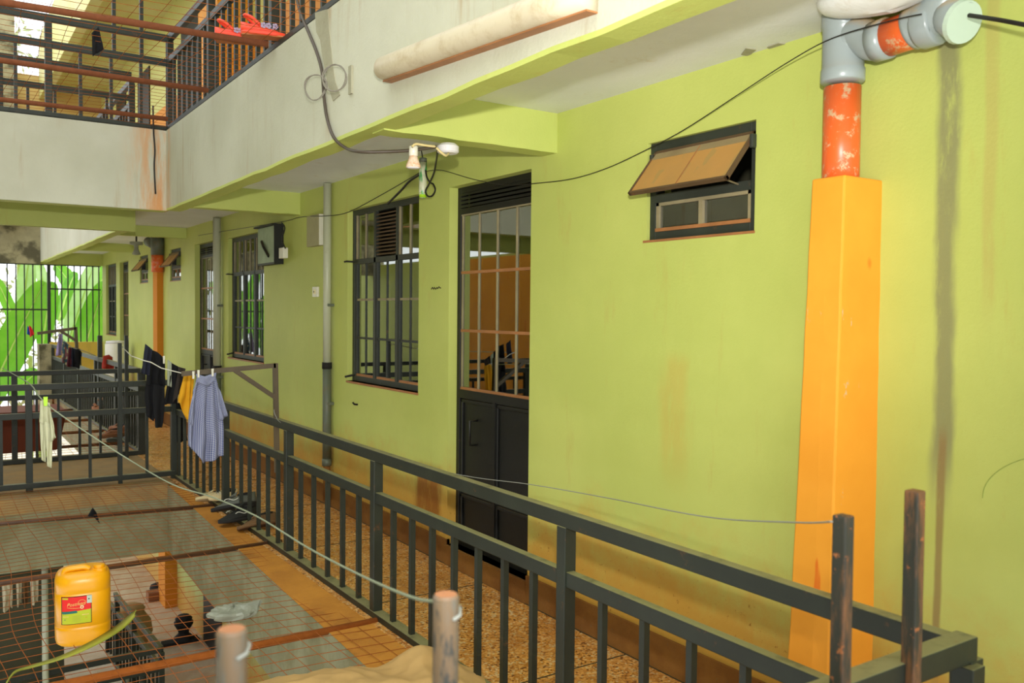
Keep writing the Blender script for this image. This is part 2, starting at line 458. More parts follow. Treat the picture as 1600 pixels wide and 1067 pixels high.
def smoothpath(pts, n=8):
    pts = [Vector(p) for p in pts]; out = []
    for i in range(len(pts)-1):
        p0, p1, p2, p3 = pts[max(i-1,0)], pts[i], pts[i+1], pts[min(i+2,len(pts)-1)]
        for k in range(n):
            t = k/n
            out.append(.5*((2*p1)+(p2-p0)*t+(2*p0-5*p1+4*p2-p3)*t*t+(3*p1-p0-3*p2+p3)*t**3))
    out.append(pts[-1]); return out
def sag(p, q, s, n=24):
    p, q = Vector(p), Vector(q)
    return [p.lerp(q, i/n)-Vector((0,0,s*4*(i/n)*(1-i/n))) for i in range(n+1)]

XW, XR = 2.887, 2.05          # walkway wall, walkway railing
ZL, ZC, ZB = 2.52, 2.80, 2.59 # lintel, ceiling, beam underside
XB0, XB1 = 1.78, 1.90         # fascia beam front and back
ZU = 3.33                     # upper floor
YE = 19.3                     # far end wall
YN, YF = 8.85, 11.0           # bridge slab edges on this floor
def XF(y): return 1.72+.035*(y-3.9)

# ------------------------------------------------------------------ walls with openings
REC = .10
OPEN = [  # name, y0, y1, z0, z1
    ('vent', 2.50, 3.165, 2.055, 2.52), ('door', 4.145, 5.10, .13, 2.53), ('win', 5.535, 6.81, 1.12, 2.535),
    ('win', 9.00, 10.31, 1.15, 2.53), ('door', 10.87, 11.86, .13, 2.55), ('vent', 12.63, 13.28, 2.11, 2.56),
    ('vent', 14.83, 15.47, 2.13, 2.57), ('door', 16.50, 17.35, .13, 2.55), ('win', 17.72, 18.85, 1.2, 2.56)]
def wall_open(X, y0, y1, z0, z1, opens, depth):
    mb = MB()
    ys = sorted({y0, y1, *[o[1] for o in opens], *[o[2] for o in opens]})
    zs = sorted({z0, z1, *[o[3] for o in opens], *[o[4] for o in opens]})
    inside = lambda y, z: any(o[1] < y < o[2] and o[3] < z < o[4] for o in opens)
    for a, b in zip(ys, ys[1:]):
        for c, d in zip(zs, zs[1:]):
            if not inside((a+b)/2, (c+d)/2):
                mb.add([(X,a,c),(X,b,c),(X,b,d),(X,a,d)], [(0,1,2,3)])
    for _, a, b, c, d in opens:
        e = X+depth
        mb.add([(X,a,c),(X,a,d),(e,a,d),(e,a,c)], [(0,1,2,3)]); mb.add([(X,b,c),(X,b,d),(e,b,d),(e,b,c)], [(0,1,2,3)])
        mb.add([(X,a,c),(X,b,c),(e,b,c),(e,a,c)], [(0,1,2,3)]); mb.add([(X,a,d),(X,b,d),(e,b,d),(e,a,d)], [(0,1,2,3)])
    return mb
struct(wall_open(XW, -.9, YE, 0, ZC+.02, OPEN, .16), 'wall_right', 'wall', 'yellow-green plastered wall along the walkway', cat='wall')
# the rooms behind the windows
rm = MB()
X0, X1 = XW+.16, XW+2.6
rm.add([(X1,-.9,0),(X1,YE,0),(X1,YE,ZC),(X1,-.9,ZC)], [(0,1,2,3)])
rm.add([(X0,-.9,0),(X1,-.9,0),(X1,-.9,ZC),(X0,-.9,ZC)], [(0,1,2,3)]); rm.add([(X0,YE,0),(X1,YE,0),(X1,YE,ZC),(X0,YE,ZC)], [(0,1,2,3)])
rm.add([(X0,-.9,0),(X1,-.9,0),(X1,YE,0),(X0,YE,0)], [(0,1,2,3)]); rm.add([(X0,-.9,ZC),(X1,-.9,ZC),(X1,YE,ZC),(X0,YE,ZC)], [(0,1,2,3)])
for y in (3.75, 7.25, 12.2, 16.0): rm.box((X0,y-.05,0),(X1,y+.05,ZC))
struct(rm, 'wall_inner_rooms', 'dark_room', 'rooms behind the windows, plaster coloured dark as in shade', cat='wall')
# skirting, floor
sk = MB()
for a, b in ((1.0,1.9),(2.3,4.145),(5.10,10.87),(11.86,YE)): sk.box((XW-.014,a,.0),(XW+.02,b,.165))
struct(sk, 'baseboard_right', 'skirt', 'terracotta cement skirting at the foot of the green wall', cat='skirting')
for (a, b) in ((4.145,5.10),(10.87,11.86),(16.5,17.35)):
    struct(MB().box((XW-.02,a,0),(XW+.16,b,.13)), 'trim_door_step', 'skirt', 'terracotta cement threshold under the %s' % ('nearest glazed door' if a < 5 else 'second door, past the downpipe' if a < 12 else 'farthest door'), cat='threshold')
struct(MB().box((1.98,-.9,-.12),(XW,YE,0)), 'floor', 'terrazzo', 'brown speckled terrazzo walkway floor', cat='floor')
for i, y in enumerate((1.9, 3.25, 4.6, 5.95, 7.3, 8.65)):
    struct(MB().box((2.08,y-.004,-.01),(XW-.015,y+.004,.0015)), 'trim_floor_joint', 'soot_mark', 'dark joint line %s across the terrazzo floor' % ('first','second','third','fourth','fifth','sixth')[i], cat='joint')
struct(MB().box((XW-.022,-.9,-.01),(XW-.014,YE,.0015)), 'trim_floor_edge', 'soot_mark', 'dark line where terrazzo floor meets skirting', cat='joint')
# slab edge of this floor
ys = [1.1, 3.9, 6.4, YN]
lg = MB()
for a, b in zip(ys, ys[1:]):
    lg.add([(XF(a),a,-.002),(2.0,a,-.002),(2.0,b,-.002),(XF(b),b,-.002)], [(0,1,2,3)])
lg.box((XF(YN),YN-.05,-.2),(2.0,YN,-.002))
struct(lg, 'trim_ledge', 'ledge', 'ochre dusted concrete ledge outside the walkway railing', cat='ledge')
sf = MB()
for a, b in zip(ys, ys[1:]):
    sf.hexa([(XF(a),a,-.64),(2.0,a,-.64),(2.0,b,-.64),(XF(b),b,-.64)], [(XF(a),a,-.004),(2.0,a,-.004),(2.0,b,-.004),(XF(b),b,-.004)])
struct(sf, 'trim_slab_face', 'slab_face', 'grey green concrete edge beam below the walkway ledge', cat='beam')
struct(MB().box((XF(YF),YF,-.64),(2.0,YE,-.004)), 'trim_slab_face_far', 'slab_face', 'concrete edge beam of the far walkway', cat='beam')
struct(MB().box((1.98,-.9,-.3),(XW+.2,YE,-.12)), 'trim_slab', 'slab_face', 'walkway slab between edge beam and wall', cat='slab')
# bridge across the courtyard
bf = MB().box((-3.2,YN,-.14),(2.0,YF,-.002))
struct(bf, 'floor_bridge', 'bridge_floor', 'dusty floor of the bridge across the courtyard', cat='floor')
struct(MB().box((-3.2,YN+.005,-.66),(1.99,YN+.14,-.13)), 'trim_bridge_face', 'slab_face', 'long grey concrete face of the bridge below its railing', cat='beam')
struct(MB().box((-3.2,YF-.14,-.5),(1.99,YF-.005,-.13)), 'trim_bridge_back', 'slab_face', 'far edge beam of the bridge floor', cat='beam')
# camera bridge
struct(MB().box((-3.2,-.9,-.4),(2.0,1.12,-.002)), 'floor_near_bridge', 'bridge_floor', 'floor of the near bridge', cat='floor')
# opposite wing (seen in the glass)
struct(MB().box((-3.2,-.9,-.4),(-1.85,YE,-.002)), 'floor_opposite', 'bridge_floor', 'opposite walkway floor', cat='floor')
struct(MB().box((-3.2,-.9,0),(-3.0,10.6,6.2)).box((-3.2,10.6,0),(-3.0,22.5,2.8)), 'wall_left', 'green_beam', 'opposite wall seen only in reflections', cat='wall')
struct(MB().box((-3.0,12.2,.0),(-2.97,15.6,2.75)), 'trim_reflected_panel', 'orange_paint', 'orange panel added on the unseen opposite wall for the door reflection', cat='panel')  # out of view, put in so the door glass reflects orange
struct(MB().box((-3.2,-.9,2.8),(-1.85,10.6,3.33)), 'ceiling_opposite', 'fascia', 'opposite walkway slab', cat='ceiling')

# ------------------------------------------------------------------ upper storey slab: fascia, beams, ceilings
def fascia(y0, y1, name, lab):
    mb = MB(); n = max(2, int((y1-y0)/.25)); rnd = random.Random(int(y0*10))
    def wob(i): return .012*noise.noise(Vector((i*.7, y0, 3.1)))
    for i in range(n):
        a, b = y0+(y1-y0)*i/n, y0+(y1-y0)*(i+1)/n
        za, zb = ZB+wob(i), ZB+wob(i+1)
        mb.hexa([(XB0,a,za+.02),(XB0+.02,a,za+.02),(XB0+.02,b,zb+.02),(XB0,b,zb+.02)], [(XB0,a,3.31),(XB0+.02,a,3.31),(XB0+.02,b,3.31),(XB0,b,3.31)])
    struct(mb, name, 'fascia', lab, cat='beam')
    m2 = MB()
    for i in range(n):
        a, b = y0+(y1-y0)*i/n, y0+(y1-y0)*(i+1)/n
        za, zb = ZB+wob(i), ZB+wob(i+1)
        wa, wb = .12+.02*noise.noise(Vector((i*.5, y0, 9))), .12+.02*noise.noise(Vector((i*.5+.5, y0, 9)))
        m2.hexa([(XB0,a,za),(XB0+wa,a,za),(XB0+wb,b,zb),(XB0,b,zb)], [(XB0,a,za+.02),(XB0+wa,a,ZC+.02),(XB0+wb,b,ZC+.02),(XB0,b,zb+.02)])
    struct(m2, name+'_underside', 'green_beam', 'green painted underside of the '+('near' if y0 < 5 else 'far')+' white fascia beam', cat='beam')
fascia(.9, 8.33, 'trim_fascia', 'weathered white plaster fascia beam above the walkway railing')
fascia(10.5, YE, 'trim_fascia_far', 'bright white fascia beam beyond the bridge')
struct(MB().box((-3.2,8.33,ZB+.001),(XB0+.02,8.48,3.31)), 'trim_cross_fascia', 'fascia', 'stained off-white cross beam over the bridge, left of the corner', cat='beam')
struct(MB().box((-3.2,8.345,ZB-.002),(XB0+.0,8.475,ZB)), 'trim_cross_underside', 'green_beam', 'underside of the stained cross beam', cat='beam')
struct(MB().box((-3.2,10.42,ZB-.03),(XB0+.12,10.55,ZC+.1)), 'trim_bridge_beam', 'green_beam', 'green painted beam on the far side under the upper bridge', cat='beam')
struct(MB().box((-3.2,8.48,ZC),(XB0+.1,10.42,3.31)), 'ceiling_bridge', 'ceiling', 'ceiling over the bridge', cat='ceiling')
struct(MB().box((XB0+.02,-.9,ZC),(XW+.3,YE,3.31)), 'ceiling', 'ceiling', 'white painted walkway ceiling with peeling edges', cat='ceiling')
struct(MB().box((-3.2,-.9,ZC),(XB0+.1,.9,3.31)), 'ceiling_near_bridge', 'ceiling', 'slab over the near bridge', cat='ceiling')
for k, (y, lab) in enumerate(((3.9,'green cross beam from fascia to wall, right above the glazed door'), (7.93,'second green cross beam, above the window left of the downpipe'),
                              (12.3,'third green cross beam, above the far vent windows'), (15.95,'fourth green cross beam near the end of the walkway'))):
    m = MB(); n = 10
    for i in range(n):
        a, b = XB1-.06+(XW-XB1+.06)*i/n, XB1-.06+(XW-XB1+.06)*(i+1)/n
        za, zb = 2.583+.006*noise.noise(Vector((i*.6,y,1))), 2.583+.006*noise.noise(Vector(((i+1)*.6,y,1)))
        if k == 1: za += .015; zb += .015
        if k > 1: za += .08; zb += .08
        m.hexa([(a,y,za),(b,y,zb),(b,y+.13,zb),(a,y+.13,za)], [(a,y,ZC+.01),(b,y,ZC+.01),(b,y+.13,ZC+.01),(a,y+.13,ZC+.01)])
    struct(m, 'trim_cross_beam', 'green_beam', lab, cat='beam')
# bare cement scar on the fascia
cp = [P(*q,'x',XB0-.004) for q in ((492,20),(512,14),(514,45),(517,75),(520,105),(524,128),(531,148),(520,158),(514,140),(508,110),(503,85),(500,62),(494,50))]
struct(MB().add([p for p in cp]+[p+V(.012,0,0) for p in cp], [tuple(range(len(cp))), tuple(reversed(range(len(cp),2*len(cp))))]+[(i,(i+1)%len(cp),(i+1)%len(cp)+len(cp),i+len(cp)) for i in range(len(cp))]),
       'trim_cement_patch', 'patch', 'bare cement scar on the white fascia beside the cable loops', cat='patch')

for q, lab in ((((1292,62),(1262,72),(1235,84),(1214,86),(1198,74),(1216,68),(1240,70),(1262,62),(1290,52)),'grey peeled scar on the white ceiling beside the pipe'),
               (((1182,78),(1170,88),(1158,86),(1166,76)),'small grey peeled scar on the ceiling above the vent window')):
    cp = [P(*k,'z',ZC-.004) for k in q]; n = len(cp)
    struct(MB().add(cp+[p+V(0,0,.012) for p in cp], [tuple(range(n)), tuple(reversed(range(n,2*n)))]+[(i,(i+1)%n,(i+1)%n+n,i+n) for i in range(n)]), 'trim_ceiling_scar', 'patch', lab, cat='patch')

# upper storey walls, roof slab
struct(MB().box((XW,-.9,ZU),(XW+.2,YE,6.1)), 'wall_upper_right', 'two_tone', 'upper storey wall, orange below and cream green above', cat='wall')
struct(MB().box((XB0+.15,-.9,6.0),(XW+.2,YE,6.4)), 'ceiling_upper', 'upper_green', 'cream green ceiling of the upper walkway', cat='ceiling')
struct(MB().box((XB0,-.9,5.75),(XB0+.14,YE,6.9)), 'trim_fascia_top', 'upper_green', 'upper storey fascia', cat='beam')
struct(MB().box((-3.2,8.33,5.8),(XB0,10.5,6.7)), 'ceiling_upper_bridge', 'upper_green', 'slab over the upper bridge', cat='ceiling')
struct(MB().box((-3.2,-.9,5.8),(XB0,.9,6.4)), 'ceiling_upper_near', 'upper_green', 'upper slab over the near bridge', cat='ceiling')
struct(MB().box((2.55,9.5,ZU),(XW,10.3,6.0)), 'trim_upper_pillar', 'orange_paint', 'orange painted pillar on the upper storey behind the rails', cat='pillar')
for k, y in enumerate((6.2, 11.6, 14.6, 16.6)):
    struct(MB().box((XW-.02,y,ZU+.05),(XW+.02,y+.9,5.5)), 'door_upper', 'black_metal', 'upper storey dark door, %s along the wall' % ('first','second','third','fourth')[k], cat='door')
# far end wall: sill wall, pillar, lintel
struct(MB().box((1.93,YE,-.3),(XW,YE+.15,1.03)), 'wall_back', 'end_yellow', 'low yellow end wall under the barred opening', cat='wall')
struct(MB().box((1.72,YE-.35,-.3),(1.93,YE+.1,1.0)), 'trim_end_pillar', 'old_concrete', 'short beige concrete pillar at the end of the far railing', cat='pillar')
struct(MB().box((-3.2,YE-.05,2.56),(XB0,YE+.3,3.31)), 'trim_end_beam', 'old_concrete', 'stained old concrete beam over the far barred opening', cat='beam')
struct(MB().box((XB0,YE,2.56),(XW+.2,YE+.15,3.31)), 'trim_end_lintel', 'wall', 'green lintel over the right half of the barred opening', cat='lintel')
struct(MB().box((-3.2,YE,3.31),(.9,YE+.2,4.6)), 'wall_back_upper', 'old_concrete', 'upper storey end wall of old concrete', cat='wall')

struct(MB().box((1.0,YE,3.62),(XW+.2,YE+.2,6.2)), 'wall_back_upper_right', 'end_cream', 'cream green upper end wall behind the bridge rails', cat='wall')
struct(MB().box((.98,YE-.3,3.31),(1.36,YE+.1,9.0)), 'trim_far_column', 'old_concrete', 'brown old concrete column beyond the upper bridge', cat='column')
for z, lab in ((5.05,'lower'), (6.6,'upper')):
    struct(MB().box((-3.2,YE-.2,z),(1.0,YE+.1,z+.35)), 'trim_far_beam', 'old_concrete', lab+' old concrete beam beyond the upper bridge', cat='beam')
# lower storey
ZG = -2.75
struct(MB().box((-3.2,-.9,ZG-.2),(2.4,YF+8,ZG)), 'floor_courtyard', 'ground', 'pale concrete yard under the wire mesh', cat='floor')
struct(MB().box((2.0,-.9,ZG-.2),(3.6,YE,ZG+.02)), 'floor_lower', 'lower_floor', 'pinkish lower walkway floor seen through the mesh', cat='floor')
_q = P(258,951,'z',ZG+.02); LW = P(277,951,'y',_q[1])[0]
struct(MB().box((LW,-.9,ZG),(LW+.15,YE,-.3)), 'wall_lower', 'lower_green', 'pale green lower storey wall', cat='wall')
struct(MB().box((_q[0],_q[1],ZG),(LW+.02,_q[1]+.45,-.3)), 'trim_lower_pillar', 'shaded_orange', 'orange boxed pillar on the lower storey', cat='pillar')
struct(MB().box((LW-.02,P(347,980,'x',LW)[1],ZG),(LW+.02,P(320,980,'x',LW)[1],-.55)), 'door_lower', 'black_metal', 'black lower storey door seen through the mesh', cat='door')
struct(MB().box((-3.2,9.9,ZG),(1.1,10.05,-.6)), 'wall_lower_shade', 'dark_room', 'dark wall standing in for the shade under the bridge', cat='wall')  # dark box painted in for the shaded opening below the bridge

# ------------------------------------------------------------------ windows and doors
XG = XW+.06
def pane(parent, y0, y1, z0, z1, mt='glass', x=None):
    x = XG+.007 if x is None else x
    return MB().box((x,y0,z0),(x+.004,y1,z1)).build('pane', mt, parent)
def mbar(parent, name, y0, y1, z0, z1, mt, x0=None, x1=None):
    return MB().box((x0 if x0 is not None else XG, y0, z0), (x1 if x1 is not None else XG+.012, y1, z1)).build(name, mt, parent)
def outer(parent, y0, y1, z0, z1, t, mt='dark_frame'):
    m = MB()
    m.box((XG-.01,y0,z0),(XG+.05,y0+t,z1)); m.box((XG-.01,y1-t,z0),(XG+.05,y1,z1))
    m.box((XG-.01,y0+t,z0),(XG+.05,y1-t,z0+t)); m.box((XG-.01,y0+t,z1-t),(XG+.05,y1-t,z1))
    return m.build('frame', mt, parent, bevel=.003)

def big_window(idx, y0, y1, z0, z1, label, louvre=True, detail=True):
    global XG; XG = XW+0.055
    t = thing('window_%d' % idx, label, 'window', (XG, (y0+y1)/2, z0), kind='structure')
    outer(t, y0, y1, z0, z1, .045)
    W = (y1-y0-.09)/3; zt = z1-.045-(z1-z0)*.27; zs = [z0+.045+(zt-z0-.045)*k/3 for k in range(4)]
    mbar(t, 'transom', y0+.045, y1-.045, zt-.02, zt+.02, 'dark_frame', XG-.012, XG+.04)
    for k in (1, 2): mbar(t, 'mullion', y0+.045+W*k-.017, y0+.045+W*k+.017, z0+.045, z1-.045, 'dark_frame', XG-.012, XG+.016)
    for c in range(3):
        a, b = y0+.045+W*c+.02, y0+.045+W*(c+1)-.02; mid = (a+b)/2
        if c == 1 and louvre:   # louvred vent in the middle of the top row
            n = 12
            for k in range(n):
                zz = zt+.03+(z1-.055-zt-.03)*(k+.5)/n; hh = (z1-.055-zt-.03)/n*.78
                MB().hexa([(XG-.01,a,zz-hh/2),(XG+.02,a,zz-hh/2+.012),(XG+.02,b,zz-hh/2+.012),(XG-.01,b,zz-hh/2)],
                          [(XG-.006,a,zz+hh/2-.01),(XG+.026,a,zz+hh/2),(XG+.026,b,zz+hh/2),(XG-.006,b,zz+hh/2-.01)]).build('slat', 'louvre', t)
        else:
            for (p, q) in ((a, mid), (mid, b)): pane(t, p, q, zt+.02, z1-.045)
            mbar(t, 'glazing_bar', mid-.007, mid+.007, zt+.02, z1-.045, 'rust_frame', XG-.003, XG+.012)
            m = MB(); m.box((XG-.006,a,zt+.02),(XG+.012,a+.012,z1-.045)); m.box((XG-.006,b-.012,zt+.02),(XG+.012,b,z1-.045)); m.build('sash', 'rust_frame', t)
        mbar(t, 'glazing_bar', mid-.007, mid+.007, z0+.045, zt-.02, 'dark_frame')
        for k in range(3):
            for (p, q) in ((a, mid), (mid, b)): pane(t, p, q, zs[k], zs[k+1])
            if k: mbar(t, 'glazing_bar', a, b, zs[k]-.009, zs[k]+.009, 'dark_frame' if k == 1 else 'rust_frame')
        m = MB(); m.box((XG-.008,a,z0+.045),(XG+.012,a+.013,zt-.02)); m.box((XG-.008,b-.013,z0+.045),(XG+.012,b,zt-.02)); m.build('sash', 'dark_frame', t)
        mbar(t, 'sill_bar', a, b, z0+.045, z0+.062, 'sill_dust', XG-.006)
    MB().box((XW-.006,y0-.005,z0-.016),(XG,y1+.012,z0)).build('sill', 'sill_dust', t)
    if detail:   # stay hooks poking out past the left jamb
        m = MB()
        m.tube([(XG-.01,y1-.06,zt),(XW-.012,y1-.01,zt+.004),(XW-.016,y1+.025,zt+.002)], .008, 6)
        m.build('stay', 'black_metal', t); MB().tube([(XG-.01,y1-.05,z0+.05),(XW-.012,y1+.015,z0+.03)], .009, 6).build('stay', 'black_metal', t)
    return t
big_window(1, *OPEN[2][1:], 'black framed window with brown louvre vent, right beside the white downpipe')
big_window(2, *OPEN[3][1:], 'dusty black framed window partly covered by a grey sheet metal hood', louvre=False)
big_window(3, *OPEN[8][1:], 'farthest tall window at the end of the walkway', louvre=False, detail=False)

def glazed_door(idx, y0, y1, z0, z1, label):
    global XG; XG = XW+0.075
    t = thing('door_%d' % idx, label, 'door', (XG, (y0+y1)/2, z0), kind='structure')
    outer(t, y0, y1, z0, z1, .04, 'black_metal')
    zl = z1-.15; a, b = y0+.04, y1-.04; zg = z0+1.03
    for k in range(4):
        zz = zl+.012+.026*k
        MB().hexa([(XG-.016,a,zz),(XG+.012,a,zz+.008),(XG+.012,b,zz+.008),(XG-.016,b,zz)],[(XG-.012,a,zz+.018),(XG+.016,a,zz+.024),(XG+.016,b,zz+.024),(XG-.012,b,zz+.018)]).build('slat', 'black_metal', t)
    mbar(t, 'head_rail', a, b, zl-.03, zl+.008, 'black_metal', XG-.012, XG+.04)
    # glazed part 4 x 3
    nC, nR = 4, 3; g0, g1 = zg+.03, zl-.03
    for c in range(nC):
        p, q = a+(b-a)*c/nC, a+(b-a)*(c+1)/nC
        for r in range(nR): pane(t, p, q, g0+(g1-g0)*r/nR, g0+(g1-g0)*(r+1)/nR)
        mbar(t, 'glazing_bar', p-.007 if c else p, p+.007 if c else p+.014, g0, g1, 'rust_frame')
    mbar(t, 'glazing_bar', b-.016, b, g0, g1, 'rust_frame')
    for r in range(nR+1):
        z = g0+(g1-g0)*r/nR
        mbar(t, 'glazing_bar', a, b, z-.009, z+.009, 'sill_dust' if r < 3 else 'rust_frame', XG-.004, XG+.012)
    mbar(t, 'lock_rail', a, b, zg-.035, zg+.022, 'black_metal', XG-.01, XG+.04)
    mid = (a+b)/2; zk = z0+.36
    for (p, q, n) in ((a, mid, 1), (mid, b, 0)):
        for (c, d) in ((z0+.02, zk), (zk, zg-.03)):
            MB().box((XG+.012,p+.004,c),(XG+.022,q-.004,d)).build('panel', 'black_metal', t)
            m = MB(); e = .022
            m.box((XG-.004,p+.006,c+.01),(XG+.012,p+.006+e,d-.012)); m.box((XG-.004,q-.006-e,c+.01),(XG+.012,q-.006,d-.012))
            m.box((XG-.004,p+.006,c+.01),(XG+.012,q-.006,c+.01+e)); m.box((XG-.004,p+.006,d-.012-e),(XG+.012,q-.006,d-.012))
            m.build('panel_frame', 'black_metal', t, bevel=.004)
    mbar(t, 'cover_strip', mid-.014, mid+.014, z0+.02, zg-.03, 'black_metal', XG-.014, XG+.012)
    hd = MB(); hy = mid+.24
    hd.tube([(XG+.01,hy,zg-.17),(XG-.045,hy,zg-.17),(XG-.045,hy,zg-.33),(XG+.01,hy,zg-.33)], .008, 8)
    hd.build('door_handle', 'black_metal', t, smooth=True)
    return t
glazed_door(1, *OPEN[1][1:], 'tall black steel door with twelve glass panes, nearest of the walkway')
glazed_door(2, *OPEN[4][1:], 'green lit glazed steel door between thin pipe and far vent window')
glazed_door(3, *OPEN[7][1:], 'farthest glazed door near the end of the walkway')

def vent_window(idx, y0, y1, z0, z1, label, tilt=40):
    global XG; XG = XW+0.03
    t = thing('window_%d' % idx, label, 'window', (XG, (y0+y1)/2, z0), kind='structure')
    outer(t, y0, y1, z0, z1, .04)
    hgt = z1-z0; zt = z0+.04+hgt*.36; a, b = y0+.04, y1-.04; mid = (a+b)/2
    mbar(t, 'head_strip', a, b, z1-.050, z1-.04, 'dark_frame', XG-.02, XG+.03)
    mbar(t, 'transom', a, b, zt-.03, zt+.01, 'dark_frame', XG-.014, XG+.04)
    for (p, q) in ((a, mid), (mid, b)): pane(t, p, q, z0+.04, zt-.03)
    m = MB(); m.box((XG-.006,a,z0+.05),(XG+.03,a+.018,zt-.03)); m.box((XG-.006,b-.018,z0+.05),(XG+.03,b,zt-.03)); m.box((XG-.006,a,zt-.045),(XG+.03,b,zt-.03))
    m.build('sash', 'rust_frame', t)
    mbar(t, 'glazing_bar', mid-.012, mid+.012, z0+.04, zt-.03, 'rust_frame', XG-.008, XG+.03)
    mbar(t, 'sill_bar', a, b, z0+.04, z0+.056, 'sill_dust', XG-.012)
    # the top hung hopper, swung outwards
    top = V(XG-.018, 0, z1-.047); ln = hgt*.585; an = math.radians(tilt)
    dn = V(-math.sin(an), 0, -math.cos(an)); nr = V(-math.cos(an), 0, math.sin(an))
    def slab(yA, yB, s0, s1, th0, th1):
        q = []
        for s in (s0, s1):
            for y in (yA, yB):
                q.append(top+dn*s+V(0,y,0))
        bot = [q[0]+nr*th0, q[1]+nr*th0, q[3]+nr*th0, q[2]+nr*th0]; tp = [q[0]+nr*th1, q[1]+nr*th1, q[3]+nr*th1, q[2]+nr*th1]
        return MB().hexa(bot, tp)
    ya, yb = y0+.012, y1-.045
    fr = slab(ya, ya+.012, 0, ln, -.012, .006); 
    for q in (slab(yb-.012, yb, 0, ln, -.012, .006), slab(ya, yb, ln-.012, ln, -.014, .006), slab(ya, yb, 0, .014, -.012, .006)):
        fr.add(q.v, q.f)
    h = fr.build('hopper_frame', 'louvre', t)
    slab(ya+.012, yb-.012, .012, .055, -.002, .003).build('hopper_strip', 'rust_frame', h)
    for (p, q) in ((ya+.012, (ya+yb)/2-.003), ((ya+yb)/2+.003, yb-.012)):
        slab(p, q, .056, ln-.012, -.004, .002).build('pane', 'tan_glass', h)
    slab((ya+yb)/2-.003, (ya+yb)/2+.003, .02, ln-.012, -.006, .004).build('glazing_bar', 'sill_dust', h)
    for y in (ya-.008, yb-.004):
        MB().box((XG-.055,y-.008,z1-.12),(XG-.005,y+.012,z1-.06)).build('hinge', 'dark_frame', t, bevel=.006)
    st = top+dn*(ln-.01)
    MB().tube([st+V(0,ya+.04,0), (XG,ya+.10,zt+.0)], .004, 6).build('stay', 'rust_frame', t)
    MB().box((XW-.005,y0-.004,z0-.011),(XG,y1+.02,z0)).build('sill', 'sill_dust', t)
    return t
vent_window(4, *OPEN[0][1:], 'high vent window with brown hopper pane tilted open, nearest, by the orange pipe', 39)
vent_window(5, *OPEN[5][1:], 'small far vent window with open hopper, right of the far orange pillar', 38)
vent_window(6, *OPEN[6][1:], 'smallest vent window with open hopper, left of the far orange pillar', 38)

# ------------------------------------------------------------------ orange boxed pillar and soil pipe
def pillar(yw, zb, zt, flare, name, label):
    ya = P(1378,285,'x',XW)[1]
    fc = P(1320,288,'y',ya); Xf = fc[0]; yb = P(1268,292,'x',Xf)[1]
    m = MB(); n = 16
    rings = []
    for k in range(n+1):
        z = zb+(zt-zb)*k/n; f = 1-k/n
        wv = .004*noise.noise(V(k*.8, 2.2, 5)); e = flare*f
        rings.append([(XW+.02, ya-e*.2+wv, z), (Xf-e*.7+wv, ya+e*.1, z), (Xf-e*.8, (ya+yb)/2, z), (Xf-e*.7, yb+e+wv, z), (XW+.02, yb+e*1.1, z)])
    m.loft(rings)
    o = struct(m, name, 'orange_paint', label, cat='pillar', bevel=.007, bseg=2)
    return o, ya, yb, Xf
pil, pa, pb, pX = pillar(2.0, 0, 2.195, .05, 'trim_pillar', 'bright orange boxed pipe casing with flaking paint, in the near half')
_fy = P(255,450,'x',XW)[1]; _fx = 2.80
struct(MB().box((_fx,_fy,0),(XW,P(239,450,'x',_fx)[1],2.30)), 'trim_pillar_far', 'shaded_orange', 'far orange pillar between two small vent windows', cat='pillar')

t = thing('soil_pipe', 'orange and grey plastic soil pipe with angled branch above the orange casing', 'pipe', (2.79, 2.09, 2.19))
pc = P(1314,240,'x',2.785); cx, cy = pc[0], pc[1]
R = .066
MB().tube([(cx,cy,2.10),(cx,cy,2.535)], R, 28).build('lower_pipe', 'pvc_orange', t, smooth=True, label='scuffed orange lower length')
zs_ = P(1314,130,'x',cx)[2]; zt_ = P(1316,20,'x',cx)[2]
m = MB()
prof = [(zs_-.0, R+.008), (zs_+.005, R+.012), (zs_+.045, R+.012), (zs_+.05, R+.008), (zs_+.17, R+.007), (zt_-.06, R+.008), (zt_-.055, R+.012), (zt_-.005, R+.012), (zt_, R+.006)]
m.loft([[(cx+r*math.cos(2*math.pi*k/28), cy+r*math.sin(2*math.pi*k/28), z) for k in range(28)] for z, r in prof])
tee = m.build('tee_joint', 'pvc', t, smooth=True, label='grey junction piece')
# branch leaving at an angle towards the right, along the wall
b0 = V(cx, cy, zs_+.11); b1 = P(1486,27,'x',cx-.01)
ax = (b1-b0).normalized(); L = (b1-b0).length
b0s = b0+ax*.02
bend = smoothpath([b0, b0+V(0,-.05,.05), b0+ax*.11+V(0,-.01,.005), b0+ax*.15], 6)
MB().tube(bend, [R*.98]*len(bend), 24).build('branch_socket', 'pvc', tee, smooth=True)
MB().tube([b0+ax*.13, b0+ax*.185], R+.005, 24).build('branch_collar', 'pvc', tee, smooth=True)
MB().tube([b0+ax*.17, b0+ax*.36], R-.002, 24).build('branch_pipe', 'pvc_orange', t, smooth=True, label='short orange branch length')
MB().tube([b0+ax*.30, b0+ax*.312, b0+ax*.36, b0+ax*.37, b0+ax*(L-.05)], [R+.004, R+.010, R+.010, R+.005, R+.005], 24).build('elbow', 'pvc', t, smooth=True, label='grey elbow with inspection cap')
e1 = b0+ax*(L-.02)
MB().tube(smoothpath([e1-ax*.12, e1-ax*.02+V(0,0,.03), e1+V(.0,-.01,.14), e1+V(0,-.01,.32)], 6), R+.005, 24).build('riser', 'pvc', t, smooth=True)
capd = V(-.25, -.88, -.40).normalized()
MB().tube([e1+ax*.0+V(0,0,.02), e1+capd*.075], R-.004, 24).build('socket', 'pvc', t, smooth=True)
